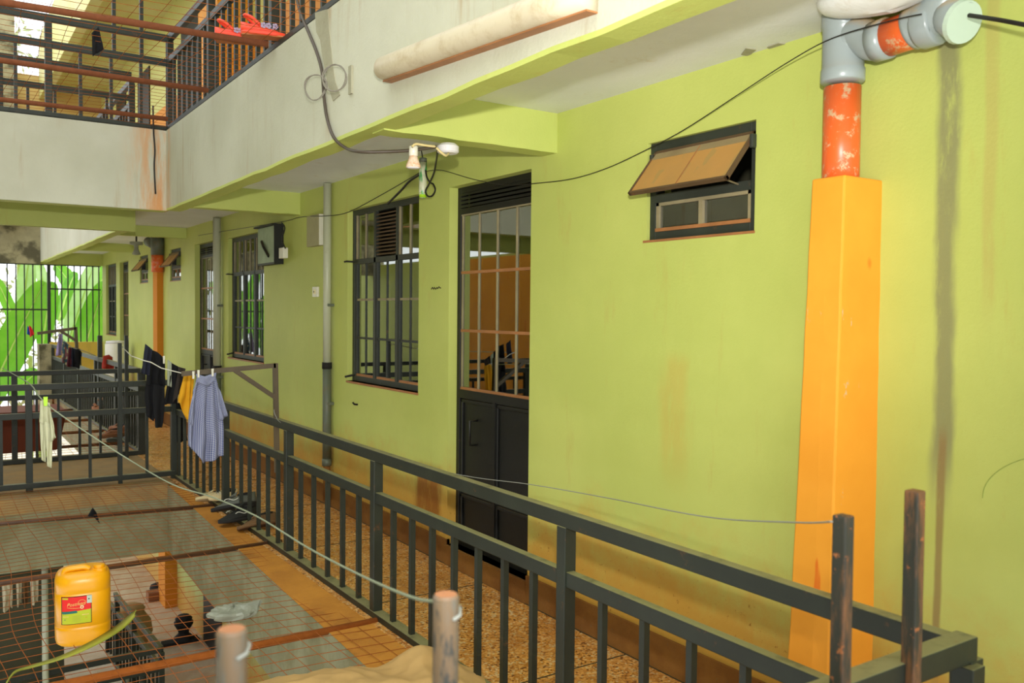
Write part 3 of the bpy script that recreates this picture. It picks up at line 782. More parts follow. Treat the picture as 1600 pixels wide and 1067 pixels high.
MB().tube([e1+capd*.072, e1+capd*.088], [R+.004, R+.0], 24).build('inspection_cap', 'lab_grey', t, smooth=False)
MB().tube([(cx,cy,zt_-.03),(cx,cy,ZC+.2)], R, 24).build('upper_pipe', 'pvc_orange', t, smooth=True)
# plaster lump around the pipe where it enters the slab
mm = MB(); c0 = P(1385,-22,'x',2.66)
mm.grid(lambda u, v: c0+V(.13*math.sin(v*math.pi)*math.cos(2*math.pi*u)*1.0, .26*math.sin(v*math.pi)*math.sin(2*math.pi*u), -.085*math.cos(v*math.pi)*(1+.2*noise.noise(V(3*u,3*v,1)))), 28, 14)
tag(mm.build('plaster_lump', 'ceiling', smooth=True), 'white plaster lump under the slab above the pipe junction', 'plaster')
# far soil pipe above the far pillar
t = thing('soil_pipe', 'far grey and orange soil pipe above the far orange pillar', 'pipe', (2.79,14.1,2.3))
_py = P(246,400,'x',2.80)[1]
MB().tube([(2.80,_py,2.25),(2.80,_py,2.52)], .085, 20).build('lower_pipe', 'pvc_orange', t, smooth=True)
MB().tube([(2.80,_py,2.50),(2.80,_py,2.80)], .092, 20).build('joint', 'pvc_dark', t, smooth=True)
MB().tube([(2.78,_py+.1,2.66),(2.74,_py+.35,2.72)], .07, 20).build('branch_pipe', 'pvc_dark', t, smooth=True)

def downpipe(px_top, y, r, zc, label, foot):
    t = thing('downpipe', label, 'pipe', (XW-r-.012, y, .3))
    X = XW-r-.015
    MB().tube([(X,y,foot),(X,y,zc)], r, 18).build('upper_length', 'pvc_white', t, smooth=True)
    MB().tube([(X,y,foot-.02),(X,y,foot+.035)], r+.008, 18).build('joint', 'soot', t, smooth=True)
    MB().tube([(X,y,.40),(X,y,foot)], r+.003, 18).build('lower_length', 'pvc_dark', t, smooth=True)
    MB().tube([(X,y,.36),(X,y,.42)], r+.007, 18).build('foot_joint', 'pvc_dark', t, smooth=True)
    MB().tube([(X,y,.06),(X,y,.38)], r-.004, 18).build('stub', 'skirt', t, smooth=True)
    for z in (.9, 1.75):
        MB().box((X-.01,y-r-.008,z-.012),(XW,y+r+.008,z+.012)).build('bracket', 'pvc_dark', t)
downpipe(0, P(511,450,'x',XW-.05)[1], .034, 2.79, 'thin off-white downpipe on the wall left of the louvred window', 1.22)
downpipe(0, P(339,450,'x',XW-.06)[1], .045, 2.79, 'thin grey downpipe on the wall between hooded window and second door', 1.0)

# ------------------------------------------------------------------ railings
def railing(name, label, p0, p1, posts, h=.93, mid=.70, rh=.06, rd=.045, gap=.22, bar=.026, post=.055, bottom=.035, mt='rail', skip=(), low=None, bars=True, cat='railing', foot=0.0):
    p0, p1 = Vector(p0), Vector(p1); d = p1-p0; L = d.length; d.normalize(); sd = d.cross(V(0,0,1)).normalized()
    t = thing(name, label, cat, tuple(p0))
    at = lambda s, z, o=0: p0+d*s+V(0,0,z)+sd*o
    MB().bar(at(0,h-rh/2), at(L,h-rh/2), rd, rh).build('top_rail', mt, t, bevel=.004)
    ps = sorted(posts)
    for s in ps:
        MB().bar(at(s,foot), at(s,h-rh+.002), post, post, d).build('post', mt, t, bevel=.003)
    segs = list(zip(ps, ps[1:]))
    if bottom is not None:
        MB().bar(at(0,bottom/2), at(L,bottom/2), .065, bottom).build('bottom_rail', mt, t, bevel=.003)
    for a, b in segs:
        MB().bar(at(a+post/2-.004,mid-rh/2), at(b-post/2+.004,mid-rh/2), rd*.9, rh).build('middle_rail', mt, t, bevel=.004)
        if bars:
            n = max(1, round((b-a)/gap)-1)
            for k in range(1, n+1):
                s = a+(b-a)*k/(n+1)
                if any(abs(s-q) < .1 for q in skip): continue
                MB().bar(at(s,bottom if bottom else foot), at(s,mid-rh+.003), bar, bar, d).build('baluster', mt, t)
    return t
# main walkway railing
railing('railing', 'long charcoal walkway railing running from the near right corner into the distance', (XR,1.10,0), (XR,9.45,0), [0, 1.58, 3.32, 4.75, 6.31, 8.2], gap=.225)
# near bridge railing at the camera
t = railing('railing', 'near railing whose top rail leaves the bottom right corner of the walkway railing', (XR+.03,1.12,0), (-1.8,1.12,0), [0, 1.3, 2.6, 3.8], h=.935, rd=.055, gap=.22)
for (px, py, rr, mt, lab) in ((1298,800,.016,'upright','rusty upright with grey wire tied near its top'), (1410,762,.0165,'upright','taller brown rusty upright nearest the right edge')):
    q = P(px, py, 'y', 1.12)
    MB().bar((q[0]+.004,1.12-.03,.3), (q[0],1.12-.03,q[2]), rr*2, rr*2, (0,1,0)).build('upright', mt, t, bevel=.004, label=lab)
for (px, py, lab) in ((697,928,'worn galvanised upright with pale rope tied through it'), (362,982,'worn galvanised upright at the frame bottom, with a white tie')):
    q = P(px, py, 'y', 1.12)
    pp = MB(); rr = .0195
    pp.tube([(q[0],1.12,.0),(q[0],1.12,q[2]-.004),(q[0],1.12,q[2])], [rr, rr, rr-.003], 24)
    u = pp.build('upright', 'galv', t, smooth=False, label=lab)
    MB().tube([(q[0]-.0,1.12-.021,q[2]-.033),(q[0]+.013,1.12-.019,q[2]-.029),(q[0]+.022,1.12-.004,q[2]-.024),(q[0]+.018,1.12+.012,q[2]-.022)], .0028, 8).build('tie', 'wire_grey', u, smooth=True)
# bridge railings
YB1, YB2 = 9.15, 10.85
railing('railing', 'bridge railing across the courtyard, nearer of the two, clothes hung beside it', (2.02,YB1,.03), (-1.8,YB1,.03), [0, 1.28, 2.4, 3.6], h=.965, mid=.70, rh=.056, gap=.235, bottom=.05, mt='rail', foot=-.03)
railing('railing', 'bridge railing across the courtyard, farther of the two', (2.02,YB2,0), (-1.8,YB2,0), [0, 1.28, 2.4, 3.6], h=1.01, mid=.745, rh=.052, gap=.22, bottom=.05)
# far walkway railing
railing('railing', 'far walkway railing beyond the bridge with washing over it', (XR,10.85,0), (1.95,YE-.3,0), [0, 1.6, 3.2, 4.8, 6.4, 8.1], h=1.0, mid=.78, gap=.16)
tq = thing('railing_uprights', 'two slim dark uprights at the end of the bridge, line tied between', 'post', (2.0, 9.3, 0))
for px, top, yy in ((187,536,YB1-.02), (197,524,10.7)):
    q = P(px, top, 'y', yy)
    MB().bar((q[0],yy,.0), q, .035, .035, (1,0,0)).build('upright', 'rail', tq)
q = P(156, 524, 'x', 2.02)
tag(MB().bar((q[0],q[1],.2), q, .06, .06, (1,0,0)).build('upright_post', 'rail', bevel=.003), 'dark square upright against the far yellow end wall', 'post')
# clothes line brackets
def bracket(y, arm, top, brace_t, brace_b, postfoot, label, w=.032):
    t = thing('clothesline_bracket', label, 'bracket', tuple(postfoot))
    MB().bar(postfoot, top+V(0,0,w/2), w, w, (0,1,0)).build('bracket_post', 'bracket', t)
    MB().bar(top, arm, w, w).build('bracket_arm', 'bracket', t)
    MB().bar(brace_t, brace_b, w*.9, w*.9).build('brace', 'bracket', t)
yb = 6.10
bk = lambda px, py: P(px, py, 'y', yb)
bracket(yb, bk(284,584), bk(430,571), bk(366,578), bk(430,621), bk(433,738), 'brown grey steel clothes bracket bolted to the walkway railing')
yb = P(118,540,'x',XR)[1]
bracket(yb, bk(58,521), bk(118,513), bk(93,516), bk(120,533), bk(121,560), 'small dark clothes bracket on the far railing before the banana leaves', .05)

# upper storey railings
railing('railing', 'upper walkway railing on top of the white fascia beam', (XB0+.05,1.0,ZU), (XB0+.05,8.45,ZU), [0, 1.5, 3.0, 4.5, 6.0, 7.40], h=.86, mid=.66, gap=.17)
tu = railing('railing', 'upper bridge railing on top of the stained cross beam, nearer one', (XB0+.05,8.42,ZU), (-1.8,8.42,ZU), [0, .98, 2.2, 3.4], h=.86, mid=.64, gap=.23)
for px in (178, 221):
    q = P(px, 76, 'y', 8.42)
    MB().bar((q[0],8.42,ZU+.62), (q[0],8.42,ZU+2.0), .03, .03, (0,1,0)).build('upright', 'rail', tu)
railing('railing', 'upper bridge railing seen behind the nearer one', (XB0,9.95,ZU), (-1.8,9.95,ZU), [0, 1.2, 2.4, 3.5], h=.86, mid=.62, gap=.24)
railing('railing', 'upper far walkway railing beyond the upper bridge', (XB0+.05,10.2,ZU), (XB0+.05,YE,ZU), [0, 1.8, 3.6, 5.4, 7.2, 9.0], h=.86, mid=.62, gap=.16)
# lower storey railings
ZLR = ZG+.02
c1 = P(252,1010,'z',ZLR+.9); c2 = P(180,925,'z',ZLR+.9)
railing('railing', 'lower storey railing running away under the wire mesh', (c1[0],c1[1],ZLR), (c1[0]+(c2[0]-c1[0])*1.0,c2[1],ZLR), [0, 1.2, 2.6, (c2-c1).length-.1], h=.9, gap=.17)
railing('railing', 'lower storey cross railing below the yellow jerrycan', (c1[0],c1[1],ZLR), (-1.8,c1[1]-.1,ZLR), [0, 1.1, 2.2, 3.3], h=.9, gap=.17)

# ------------------------------------------------------------------ wire mesh over the courtyard, rust rods
def wiremesh(x0, x1, y0, y1, z, sp, amp, seed, r=.0023):
    m = MB(); sx = int((x1-x0)/sp); sy = int((y1-y0)/sp)
    def w(x, y):
        n1 = noise.noise(V(x*.9+seed, y*.9, 1.7)); n2 = noise.noise(V(x*.8, y*.8+seed, 7.1)); n3 = noise.noise(V(x*.7, y*.6, seed+3))
        return V(x+.07*n1, y+.07*n2, z+amp*n3)
    for i in range(sx+1):
        x = x0+(x1-x0)*i/sx
        m.tube([w(x, y0+(y1-y0)*k/(sy*1)) for k in range(sy+1)], r, 3, cap=False)
    for j in range(sy+1):
        y = y0+(y1-y0)*j/sy
        m.tube([w(x0+(x1-x0)*k/sx, y) for k in range(sx+1)], r, 3, cap=False)
    return m
t = thing('courtyard_mesh', 'rusty wire mesh on rods spanning the courtyard under the yellow jerrycan', 'wire mesh', (0,5,0))
wiremesh(-1.8, 2.0, 1.2, 9.05, .012, .108, .035, 2, .0019).build('wire_grid', 'rust_wire', t, kind='stuff')
for (a, b, rr) in ((P(0,818,'z',0), P(345,789,'z',0), .017), (P(0,911,'z',0), P(440,846,'z',0), .018), (P(100,1069,'z',0), P(604,967,'z',0), .02), (V(-1.8,2.65,0), V(2.05,2.6,0), .02)):
    d = (b-a).normalized(); a = b-d*(3.9)
    MB().tube([a, b], rr, 12).build('rod', 'rail_brown' if rr < .02 else 'rust', t, smooth=True)
t = thing('courtyard_mesh', 'rusty wire mesh beyond the bridge, junk shoes lying on it', 'wire mesh', (0,15,0))
wiremesh(-1.8, 2.0, 11.05, 19.0, .012, .16, .03, 5, .0028).build('wire_grid', 'rust_wire', t, kind='stuff')
for y in (11.9, 13.2, 14.6, 16.2): MB().tube([(-1.8,y,0),(2.05,y,0)], .02, 10).build('rod', 'rail_brown', t, smooth=True)
t = thing('courtyard_mesh', 'upper wire mesh on rusty rods over the open courtyard, coral sandals on it', 'wire mesh', (0,5,ZU))
wiremesh(-1.8, XB0+.02, 1.2, 8.4, ZU+.035, .12, .03, 11, .0018).build('wire_grid', 'rust_wire', t, kind='stuff')
for (a, b) in ((P(0,3,'z',ZU), P(418,69,'z',ZU)), (P(0,94,'z',ZU), P(325,141,'z',ZU)), (P(0,155,'z',ZU), P(262,186,'z',ZU))):
    d = (b-a).normalized(); a = b-d*3.6
    MB().tube([a, b], .019, 12).build('rod', 'rust_dull', t, smooth=True)

# barred opening at the far end
t = thing('window_grille', 'dark steel bars over the far opening in front of banana leaves', 'grille', (1.9,YE,0))
for k in range(9):
    x = 1.93+(2.83-1.93)*k/8
    MB().bar((x,YE+.05,1.0), (x,YE+.05,2.58), .022 if k else .06, .022 if k else .06, (0,1,0)).build('bar', 'rail', t)
MB().bar((1.93,YE+.05,2.08),(2.86,YE+.05,2.08),.025,.03).build('cross_bar', 'rail', t)
MB().bar((-1.8,YE+.05,2.56),(2.86,YE+.05,2.56),.04,.04).build('top_bar', 'rail', t)
for k in range(16):
    x = 1.80-.145*k
    MB().bar((x,YE+.05,-.2), (x,YE+.05,2.56), .022, .022, (0,1,0)).build('bar', 'rail', t)
MB().bar((-1.8,YE+.05,1.67),(1.9,YE+.05,1.67),.025,.03).build('cross_bar', 'rail', t)

# ------------------------------------------------------------------ yellow jerrycan
def jerrycan():
    jc = P(131,1008,'z',.02); cx, cy, zb = jc[0]+.01, jc[1]+.10, .018
    t = thing('jerrycan', 'yellow plastic jerrycan with red and green label standing on the wire mesh', 'jerrycan', (cx,cy,zb))
    ang = math.atan2(cx, cy)          # turned so that the label faces the near bridge
    def sq(r, z, e=3.4, n=48, sx=1, sy=1):
        out = []
        for k in range(n):
            a = 2*math.pi*k/n; c, s = math.cos(a), math.sin(a)
            q = (abs(c)**e+abs(s)**e)**(-1/e)*r
            x, y = q*c*sx, q*s*sy
            out.append(V(cx+x*math.cos(-ang)-y*math.sin(-ang), cy+x*math.sin(-ang)+y*math.cos(-ang), zb+z))
        return out
    Rr, Hh = .128, .375
    prof = [(0,.72),(.004,.86),(.016,.965),(.03,.99),(.085,1.0),(.098,1.0),(.100,.988),(.106,.988),(.108,1.0),(.265,1.0),(.267,.99),(.273,.99),(.275,1.0),(.318,.995),(.338,.965),(.352,.90),(.362,.78),(.368,.6),(.370,.3)]
    MB().loft([sq(Rr*f, z, 3.0) for z, f in prof]).build('body', 'yellow_can', t, smooth=True)
    L = lambda x, y, z: V(cx+x*math.cos(-ang)-y*math.sin(-ang), cy+x*math.sin(-ang)+y*math.cos(-ang), zb+z)
    # raised shoulder panels, handle bridge and cap well
    MB().hexa([L(-.03,-.127,.29),L(.03,-.127,.29),L(.03,-.11,.29),L(-.03,-.11,.29)],[L(-.024,-.122,.345),L(.024,-.122,.345),L(.024,-.09,.352),L(-.024,-.09,.352)]).build('shoulder_panel', 'yellow_can', t, bevel=.004, smooth=False)
    hp = smoothpath([L(-.085,-.05,.355),L(-.075,-.052,.377),L(-.03,-.055,.383),L(.01,-.055,.383),L(.03,-.055,.372)], 5)
    MB().tube(hp, .014, 12).build('handle', 'yellow_can', t, smooth=True)
    MB().loft([[L(.075+.034*math.cos(2*math.pi*k/20), .0-.05+.034*math.sin(2*math.pi*k/20), z) for k in range(20)] for z in (.34,.368,.374)]).build('spout_collar', 'yellow_can', t, smooth=False, bevel=.003)
    MB().loft([[L(.075+.026*math.cos(2*math.pi*k/20), -.05+.026*math.sin(2*math.pi*k/20), z) for k in range(20)] for z in (.372,.390)]).build('cap', 'yellow_can', t, bevel=.004)
    # label pieces, wrapped round the front of the can
    e = 3.0
    def S_(x, z, off):
        x = max(-.1279, min(.1279, x))
        y = -Rr*(max(1e-6, 1-abs(x/Rr)**e))**(1/e)
        return L(x, y-off, z)
    def patch(pts_fn, name, mt, off, par, nu=12, nv=4):
        m = MB(); m.grid(lambda u, v: S_(*pts_fn(u, v), off), nu, nv); return m.build(name, mt, par, solid=.0006)
    X0, X1, Z0, Z1 = -.092, .036, .125, .258
    lab = patch(lambda u, v: (X0-.003+(X1-X0+.006)*u, Z0-.003+(Z1-Z0+.006)*v), 'label', 'soot', .0010, t)
    lab['label'] = 'printed label, red above and lime green below, with Postman lettering'
    patch(lambda u, v: (X0+(X1-X0)*u, Z0+(Z1-Z0)*v*(.47+.07*max(0,u-.5))), 'lime_field', 'lab_green', .0020, lab)
    patch(lambda u, v: (X0+(X1-X0)*u, Z0+(Z1-Z0)*(.47+.07*max(0,u-.5)+(1-.47-.07*max(0,u-.5))*v)), 'red_field', 'lab_red', .0020, lab)
    patch(lambda u, v: (X0+.002+.066*u-.004*v, Z0+.050+.012*v+.004*u), 'teal_band', 'lab_teal', .0030, lab)
    patch(lambda u, v: (X0+.002+.024*u, Z1-.010+.008*v), 'lime_tab', 'lab_green', .0030, lab)
    patch(lambda u, v: (X1-.018+.022*u, Z1-.036+.038*v), 'pale_sticker', 'lab_grey', .0036, lab)
    patch(lambda u, v: (X1-.012+.006*u, Z1-.018+.006*v), 'sticker_emblem', 'soot', .0044, lab)
    patch(lambda u, v: (X0+.010+.004*u, Z0+.020+.005*v), 'small_print', 'lab_teal', .003, lab)
    patch(lambda u, v: (X0+.105+.003*u, Z0+.025+.003*v), 'small_print', 'lab_red', .003, lab)
    for k in range(4): patch(lambda u, v: (X0+.045+.04*u, Z0+.012+.008*k+.0015*v), 'small_print', 'leaf_dry', .003, lab)
    patch(lambda u, v: (X0+.088+.03*u, Z0+.040+.004*v), 'small_print', 'lab_gold', .003, lab)
    patch(lambda u, v: (X0+.003+.026*u, Z0+.036+.003*v), 'small_print', 'lab_gold', .003, lab)
    # script lettering
    fc = bpy.data.curves.new('lettering', 'FONT'); fc.body = 'Postman'; fc.size = .034; fc.shear = .25; fc.extrude = .0004; fc.resolution_u = 4
    fo = bpy.data.objects.new('tmp', fc); COL.objects.link(fo)
    bpy.context.view_layer.update()
    me = bpy.data.meshes.new_from_object(fo.evaluated_get(bpy.context.evaluated_depsgraph_get()))
    bpy.data.objects.remove(fo)
    m = MB(); x0 = min(v.co.x for v in me.vertices); x1 = max(v.co.x for v in me.vertices); sc = .080/(x1-x0)
    m.add([S_(X0+.022+(v.co.x-x0)*sc, Z1-.045+v.co.y*sc*1.0+(v.co.x-x0)*sc*.06, .0034+v.co.z) for v in me.vertices], [tuple(p.vertices) for p in me.polygons])
    m.build('lettering', 'lab_gold', lab)
    sw = [S_(X0+.022+.065*k/10, Z1-.050-.006*math.sin(k/10*2), .0036) for k in range(11)]; MB().tube(sw, .0010, 5).build('swoosh', 'lab_gold', lab)
    ov = [S_(X0+.088+.017*math.cos(a/16*2*math.pi), Z1-.030+.014*math.sin(a/16*2*math.pi), .0036) for a in range(17)]; MB().tube(ov, .0008, 5).build('swoosh', 'lab_gold', lab)
    for rr, mt, of in ((.0085, 'lab_cream', .004), (.004, 'lab_red', .0055)):
        m = MB(); pts = [S_(X0+.088, Z1-.052, of)]+[S_(X0+.088+rr*math.cos(2*math.pi*k/16), Z1-.052+rr*math.sin(2*math.pi*k/16), of) for k in range(16)]
        m.add(pts, [(0, 1+k, 1+(k+1) % 16) for k in range(16)]); m.build('flower_emblem', mt, lab)
jerrycan()
# strap shaped leaf lying in front of it
lp = smoothpath([P(*q,'z',z) for q, z in (((2,1085),.03),((22,1052),.04),((52,1042),.05),((100,1028),.06),((150,1005),.07),((185,983),.07),((205,965),.09),((213,954),.12))], 5)
m = MB(); n = len(lp)-1
def lw(i): s = i/n; return .004+.030*max(0, math.sin(math.pi*min(1, max(0, (s-.12)/.95))))**1.1
rings = []
for i, p in enumerate(lp):
    d = (lp[min(i+1,n)]-lp[max(i-1,0)]).normalized(); sd = V(0,0,1).cross(d).normalized(); wv = lw(i)
    rings.append([p+sd*wv+V(0,0,.006), p+V(0,0,-.004), p-sd*wv+V(0,0,.008), p+V(0,0,.002)])
tag(m.loft(rings).build('strap_leaf', 'leaf_dry', smooth=True), 'long yellow green strap leaf lying on the mesh before the jerrycan', 'leaf')

# ------------------------------------------------------------------ cloth
def cloth(name, mt, top, bot, ax, v, label, cat, folds=4, amp=.02, nu=18, nv=16, group=None, side=None, seed=0, uv=False, solid=.004, parent=None, bulge=0):
    def pol(pts, u):
        s = u*(len(pts)-1); i = min(int(s), len(pts)-2); f = s-i
        return (pts[i][0]+(pts[i+1][0]-pts[i][0])*f, pts[i][1]+(pts[i+1][1]-pts[i][1])*f)
    nrm = V(0,-1,0) if ax == 'y' else V(-1,0,0) if ax == 'x' else V(0,0,1)
    def fn(u, vv):
        a, b = pol(top, u), pol(bot, u)
        px, py = a[0]+(b[0]-a[0])*vv, a[1]+(b[1]-a[1])*vv
        if side: px += (u-.5)*2*side*math.sin(math.pi*vv)
        p = P(px, py, ax, v)
        k = amp*(.25+.75*vv)*(math.sin(u*folds*2*math.pi+2.2*noise.noise(V(u*2, vv*2, seed)))+.7*noise.noise(V(u*5, vv*4, seed+9)))
        return p+nrm*(k+bulge*math.sin(math.pi*u))
    m = MB(); m.grid(fn, nu, nv, uv)
    o = m.build(name, mt, parent, smooth=True, solid=solid)
    if label: tag(o, label, cat, group)
    return o
YS = 6.08
t = thing('checked_shirt', 'blue white checked shirt pegged upside up on the brown clothes bracket', 'shirt', tuple(P(322,588,'y',YS)))
cloth('body', 'check', [(308,588),(322,592),(337,588)], [(294,696),(303,704),(318,724),(330,720),(349,712)], 'y', YS, None, None, 3, .03, 26, 26, uv=True, seed=3, parent=t, side=5)
cloth('sleeve', 'check', [(336,596),(345,612)], [(343,658),(356,650)], 'y', YS-.01, None, None, 1, .015, 8, 12, uv=True, seed=4, parent=t)
cloth('sleeve', 'check', [(307,597),(302,610)], [(296,662),(301,665)], 'y', YS-.02, None, None, 1, .012, 8, 12, uv=True, seed=5, parent=t)
cloth('collar', 'check', [(306,584),(320,588),(338,582)], [(309,598),(327,604),(337,592)], 'y', YS-.03, None, None, 1, .012, 8, 4, uv=True, seed=6, parent=t)
YD = 7.0
tr = thing('trousers', 'black trousers hanging with two narrow legs on the white line', 'trousers', tuple(P(246,550,'y',YD)))
cloth('hip', 'black_cloth', [(233,545),(246,550),(258,562)], [(228,600),(243,604),(257,606)], 'y', YD, None, None, 2, .03, 14, 10, parent=tr, seed=1)
cloth('trouser_leg', 'black_cloth', [(228,598),(244,602)], [(229,650),(240,658)], 'y', YD, None, None, 1, .02, 8, 12, parent=tr, seed=2, side=2)
cloth('trouser_leg', 'black_cloth', [(240,600),(257,604)], [(243,668),(253,668)], 'y', YD-.03, None, None, 1, .02, 8, 12, parent=tr, seed=5, side=2)
cloth('navy_top', 'navy_cloth', [(227,537),(238,546)], [(221,583),(233,587)], 'y', YD-.06, 'navy folded garment at the left end of the white line', 'clothes', 1, .02, 10, 10, seed=8)
cloth('grey_sock', 'grey_cloth', [(262,562),(268,566)], [(261,602),(268,605)], 'y', YD-.02, 'pale grey green sock between the black garments', 'sock', 1, .01, 6, 10, seed=9)
cloth('black_shirt', 'black_cloth', [(268,567),(279,573)], [(256,632),(277,630)], 'y', YD-.01, 'black top hanging right of the grey sock', 'clothes', 2, .02, 12, 14, seed=10)
cloth('dark_shorts', 'brown_cloth', [(279,573),(290,576)], [(270,628),(284,612)], 'y', YD-.05, 'dark brown garment at the right end of the white line', 'clothes', 1, .02, 10, 12, seed=11)
cloth('yellow_shirt', 'yellow_cloth', [(288,582),(304,586)], [(278,625),(292,656),(297,650)], 'y', YD-.13, 'yellow garment half hidden behind the checked shirt', 'clothes', 2, .02, 14, 14, seed=12)
cloth('dark_coat', 'black_cloth', [(275,629),(284,630)], [(277,692),(293,688)], 'y', YB1-.04, 'black cloth hanging low behind the corner post', 'clothes', 1, .02, 10, 12, seed=13)
tag(MB().tube([P(190,541,'y',YB1), P(205,556,'y',8.3), P(224,563,'y',YD-.1), P(236,566,'y',YD-.1), P(252,575,'y',YD-.1), P(288,584,'y',YD-.1), P(300,584,'y',6.12)], .004, 6).build('white_line', 'peg_white', smooth=True), 'short white line carrying the black garments', 'line')
pw = 'clothes pegs on the bracket'
for px, py, Yp, lab in ((310,578,YS,'white peg holding the left shoulder of the checked shirt'), (332,576,YS,'white peg holding the right shoulder of the checked shirt'), (256,556,YD,'white peg on the black trousers'), (302,580,YS,'pale peg at the end of the bracket arm')):
    a = P(px,py,'y',Yp-.035); b = P(px,py+14,'y',Yp-.035)
    tag(MB().hexa([b+V(-.005,-.006,.01),b+V(.005,-.006,.01),b+V(.005,.006,.01),b+V(-.005,.006,.01)],[a+V(-.007,-.005,0),a+V(.007,-.005,0),a+V(.007,.005,0),a+V(-.007,.005,0)]).build('clothes_peg', 'peg_white'), lab, 'peg', pw)
# white leggings on the pale rope
YL = 4.6
t = thing('white_leggings', 'off-white leggings hanging from the rope by a lime peg', 'leggings', tuple(P(70,630,'y',YL)))
cloth('hip', 'white_cloth', [(63,626),(70,625),(78,630)], [(62,660),(72,664),(83,668)], 'y', YL, None, None, 2, .012, 10, 10, parent=t, seed=21)
cloth('leg', 'white_cloth', [(62,655),(72,660)], [(65,718),(71,722)], 'y', YL, None, None, 1, .01, 8, 12, parent=t, seed=22)
cloth('leg', 'white_cloth', [(70,658),(83,664)], [(74,728),(80,731)], 'y', YL-.02, None, None, 1, .01, 8, 12, parent=t, seed=23)
cloth('flap', 'white_cloth', [(78,640),(82,655)], [(80,690),(87,684)], 'y', YL-.03, None, None, 1, .01, 6, 8, parent=t, seed=24)
a, b = P(71,620,'y',YL-.03), P(71,634,'y',YL-.03)
tag(MB().hexa([b+V(-.007,-.008,0),b+V(.007,-.008,0),b+V(.007,.008,0),b+V(-.007,.008,0)],[a+V(-.009,-.006,0),a+V(.009,-.006,0),a+V(.009,.006,0),a+V(-.009,.006,0)]).build('clothes_peg', 'peg_green'), 'lime green peg holding the off-white leggings', 'peg')
# far washing
for nm, mt, tp, bt, lab in (('lilac_cloth','purple_cloth',[(92,521),(98,522)],[(87,556),(96,555)],'lilac cloth, first of the far washing'),
    ('floral_cloth','floral',[(98,532),(107,538)],[(96,566),(104,570)],'floral printed cloth beside the lilac one'),
    ('maroon_cloth','maroon_cloth',[(107,542),(112,543)],[(104,572),(111,574)],'maroon cloth in the far washing'),
    ('slate_cloth','navy_cloth',[(112,543),(117,543)],[(110,572),(117,574)],'slate blue cloth in the far washing'),
    ('black_towel','black_cloth',[(117,545),(125,545),(128,551)],[(114,573),(124,576),(125,570)],'black cloth at the right end of the far washing')):
    cloth(nm, mt, tp, bt, 'y', 14.2, lab, 'clothes', 1, .03, 8, 8, seed=len(nm))
cloth('red_cloth', 'red_cloth', [(161,556),(170,554),(176,558)], [(159,575),(168,580),(178,577)], 'y', P(166,565,'x',2.0)[1], 'rust red cloth thrown over the far railing', 'clothes', 1, .04, 10, 8, seed=31)
m = cloth('small_cloth', 'bright_red', [(45,508),(49,511)], [(47,527),(54,522)], 'y', YE+.02, 'small red and blue cloth caught on the far bars', 'cloth', 1, .02, 6, 6, seed=32)
cloth('blue_corner', 'blue_cloth', [(43,509),(46,512)], [(42,522),(47,524)], 'y', YE+.015, None, None, 1, .02, 5, 5, seed=33, parent=None)
bpy.data.objects['blue_corner'].name = 'blue_rag'
tag(bpy.data.objects['blue_rag'], 'tiny blue rag beside the red cloth on the far bars', 'cloth')
tag(MB().tube([P(90,523,'y',14.2), P(100,532,'y',14.2), P(112,543,'y',14.2), P(130,548,'y',14.2), P(150,556,'y',14.2)], .006, 5).build('washing_line', 'wire_grey', smooth=True), 'grey line carrying the far washing', 'line')
# rags on the rods
cloth('black_rag', 'black_cloth', [(145,793),(150,800)], [(137,806),(146,807),(156,818)], 'y', 7.76, 'small black rag caught on the lower courtyard rod', 'rag', 1, .02, 8, 8, seed=41)
t = cloth('black_rag', 'black_cloth', [(143,52),(154,42)], [(145,88),(150,84),(162,77)], 'y', 6.0, 'black rag dangling from the upper mesh', 'rag', 1, .02, 8, 8, seed=42)

# beige canvas heap at the frame bottom
A, B = P(392,1036,'z',.10), P(705,1012,'z',.12)
along = (B-A); ln = along.length; along.normalize(); tow = V(along[1], -along[0], 0).normalized()
if tow[1] > 0: tow = -tow
def heap(u, v):
    base = A+along*(ln*u*1.15)+tow*(v*.62-.02)
    env = max(0, math.sin(math.pi*min(1, max(0, u*.94+.03))))**.45*max(0, math.sin(math.pi*min(1, v*.98+.01)))**.5
    rd = abs(noise.noise(V(u*5.5, v*3.2, 3.3)))*.10+abs(noise.noise(V(u*11, v*7, 8.1)))*.03
    hump = .07*math.exp(-((u-.74)/.13)**2-((v-.12)/.22)**2)
    return V(base[0], base[1], -.01+env*(.150-.6*rd)+hump*1.3+.006*noise.noise(V(u*14, v*9, 2)))
m = MB(); m.grid(heap, 90, 46); m.grid(lambda u, v: heap(u, v)*1.0-V(0,0,.012), 90, 46)
tag(m.build('canvas_cloth', 'beige_cloth', smooth=True), 'crumpled dusty beige canvas lying on the mesh at the bottom edge', 'cloth')

# grey plastic bag on the mesh
c = P(366,966,'z',.03)
m = MB()
def bag(u, v):
    a = 2*math.pi*u; th = math.pi*v
    r = 1+.38*noise.noise(V(math.cos(a)*2.2, math.sin(a)*2.2, v*4))
    return c+V(.135*r*math.sin(th)*math.cos(a), .10*r*math.sin(th)*math.sin(a), .038*r*(1-math.cos(th))*.9)
m.grid(bag, 26, 12); tag(m.build('plastic_bag', 'poly_grey'), 'crumpled grey plastic bag on the mesh behind the galvanised upright', 'bag')

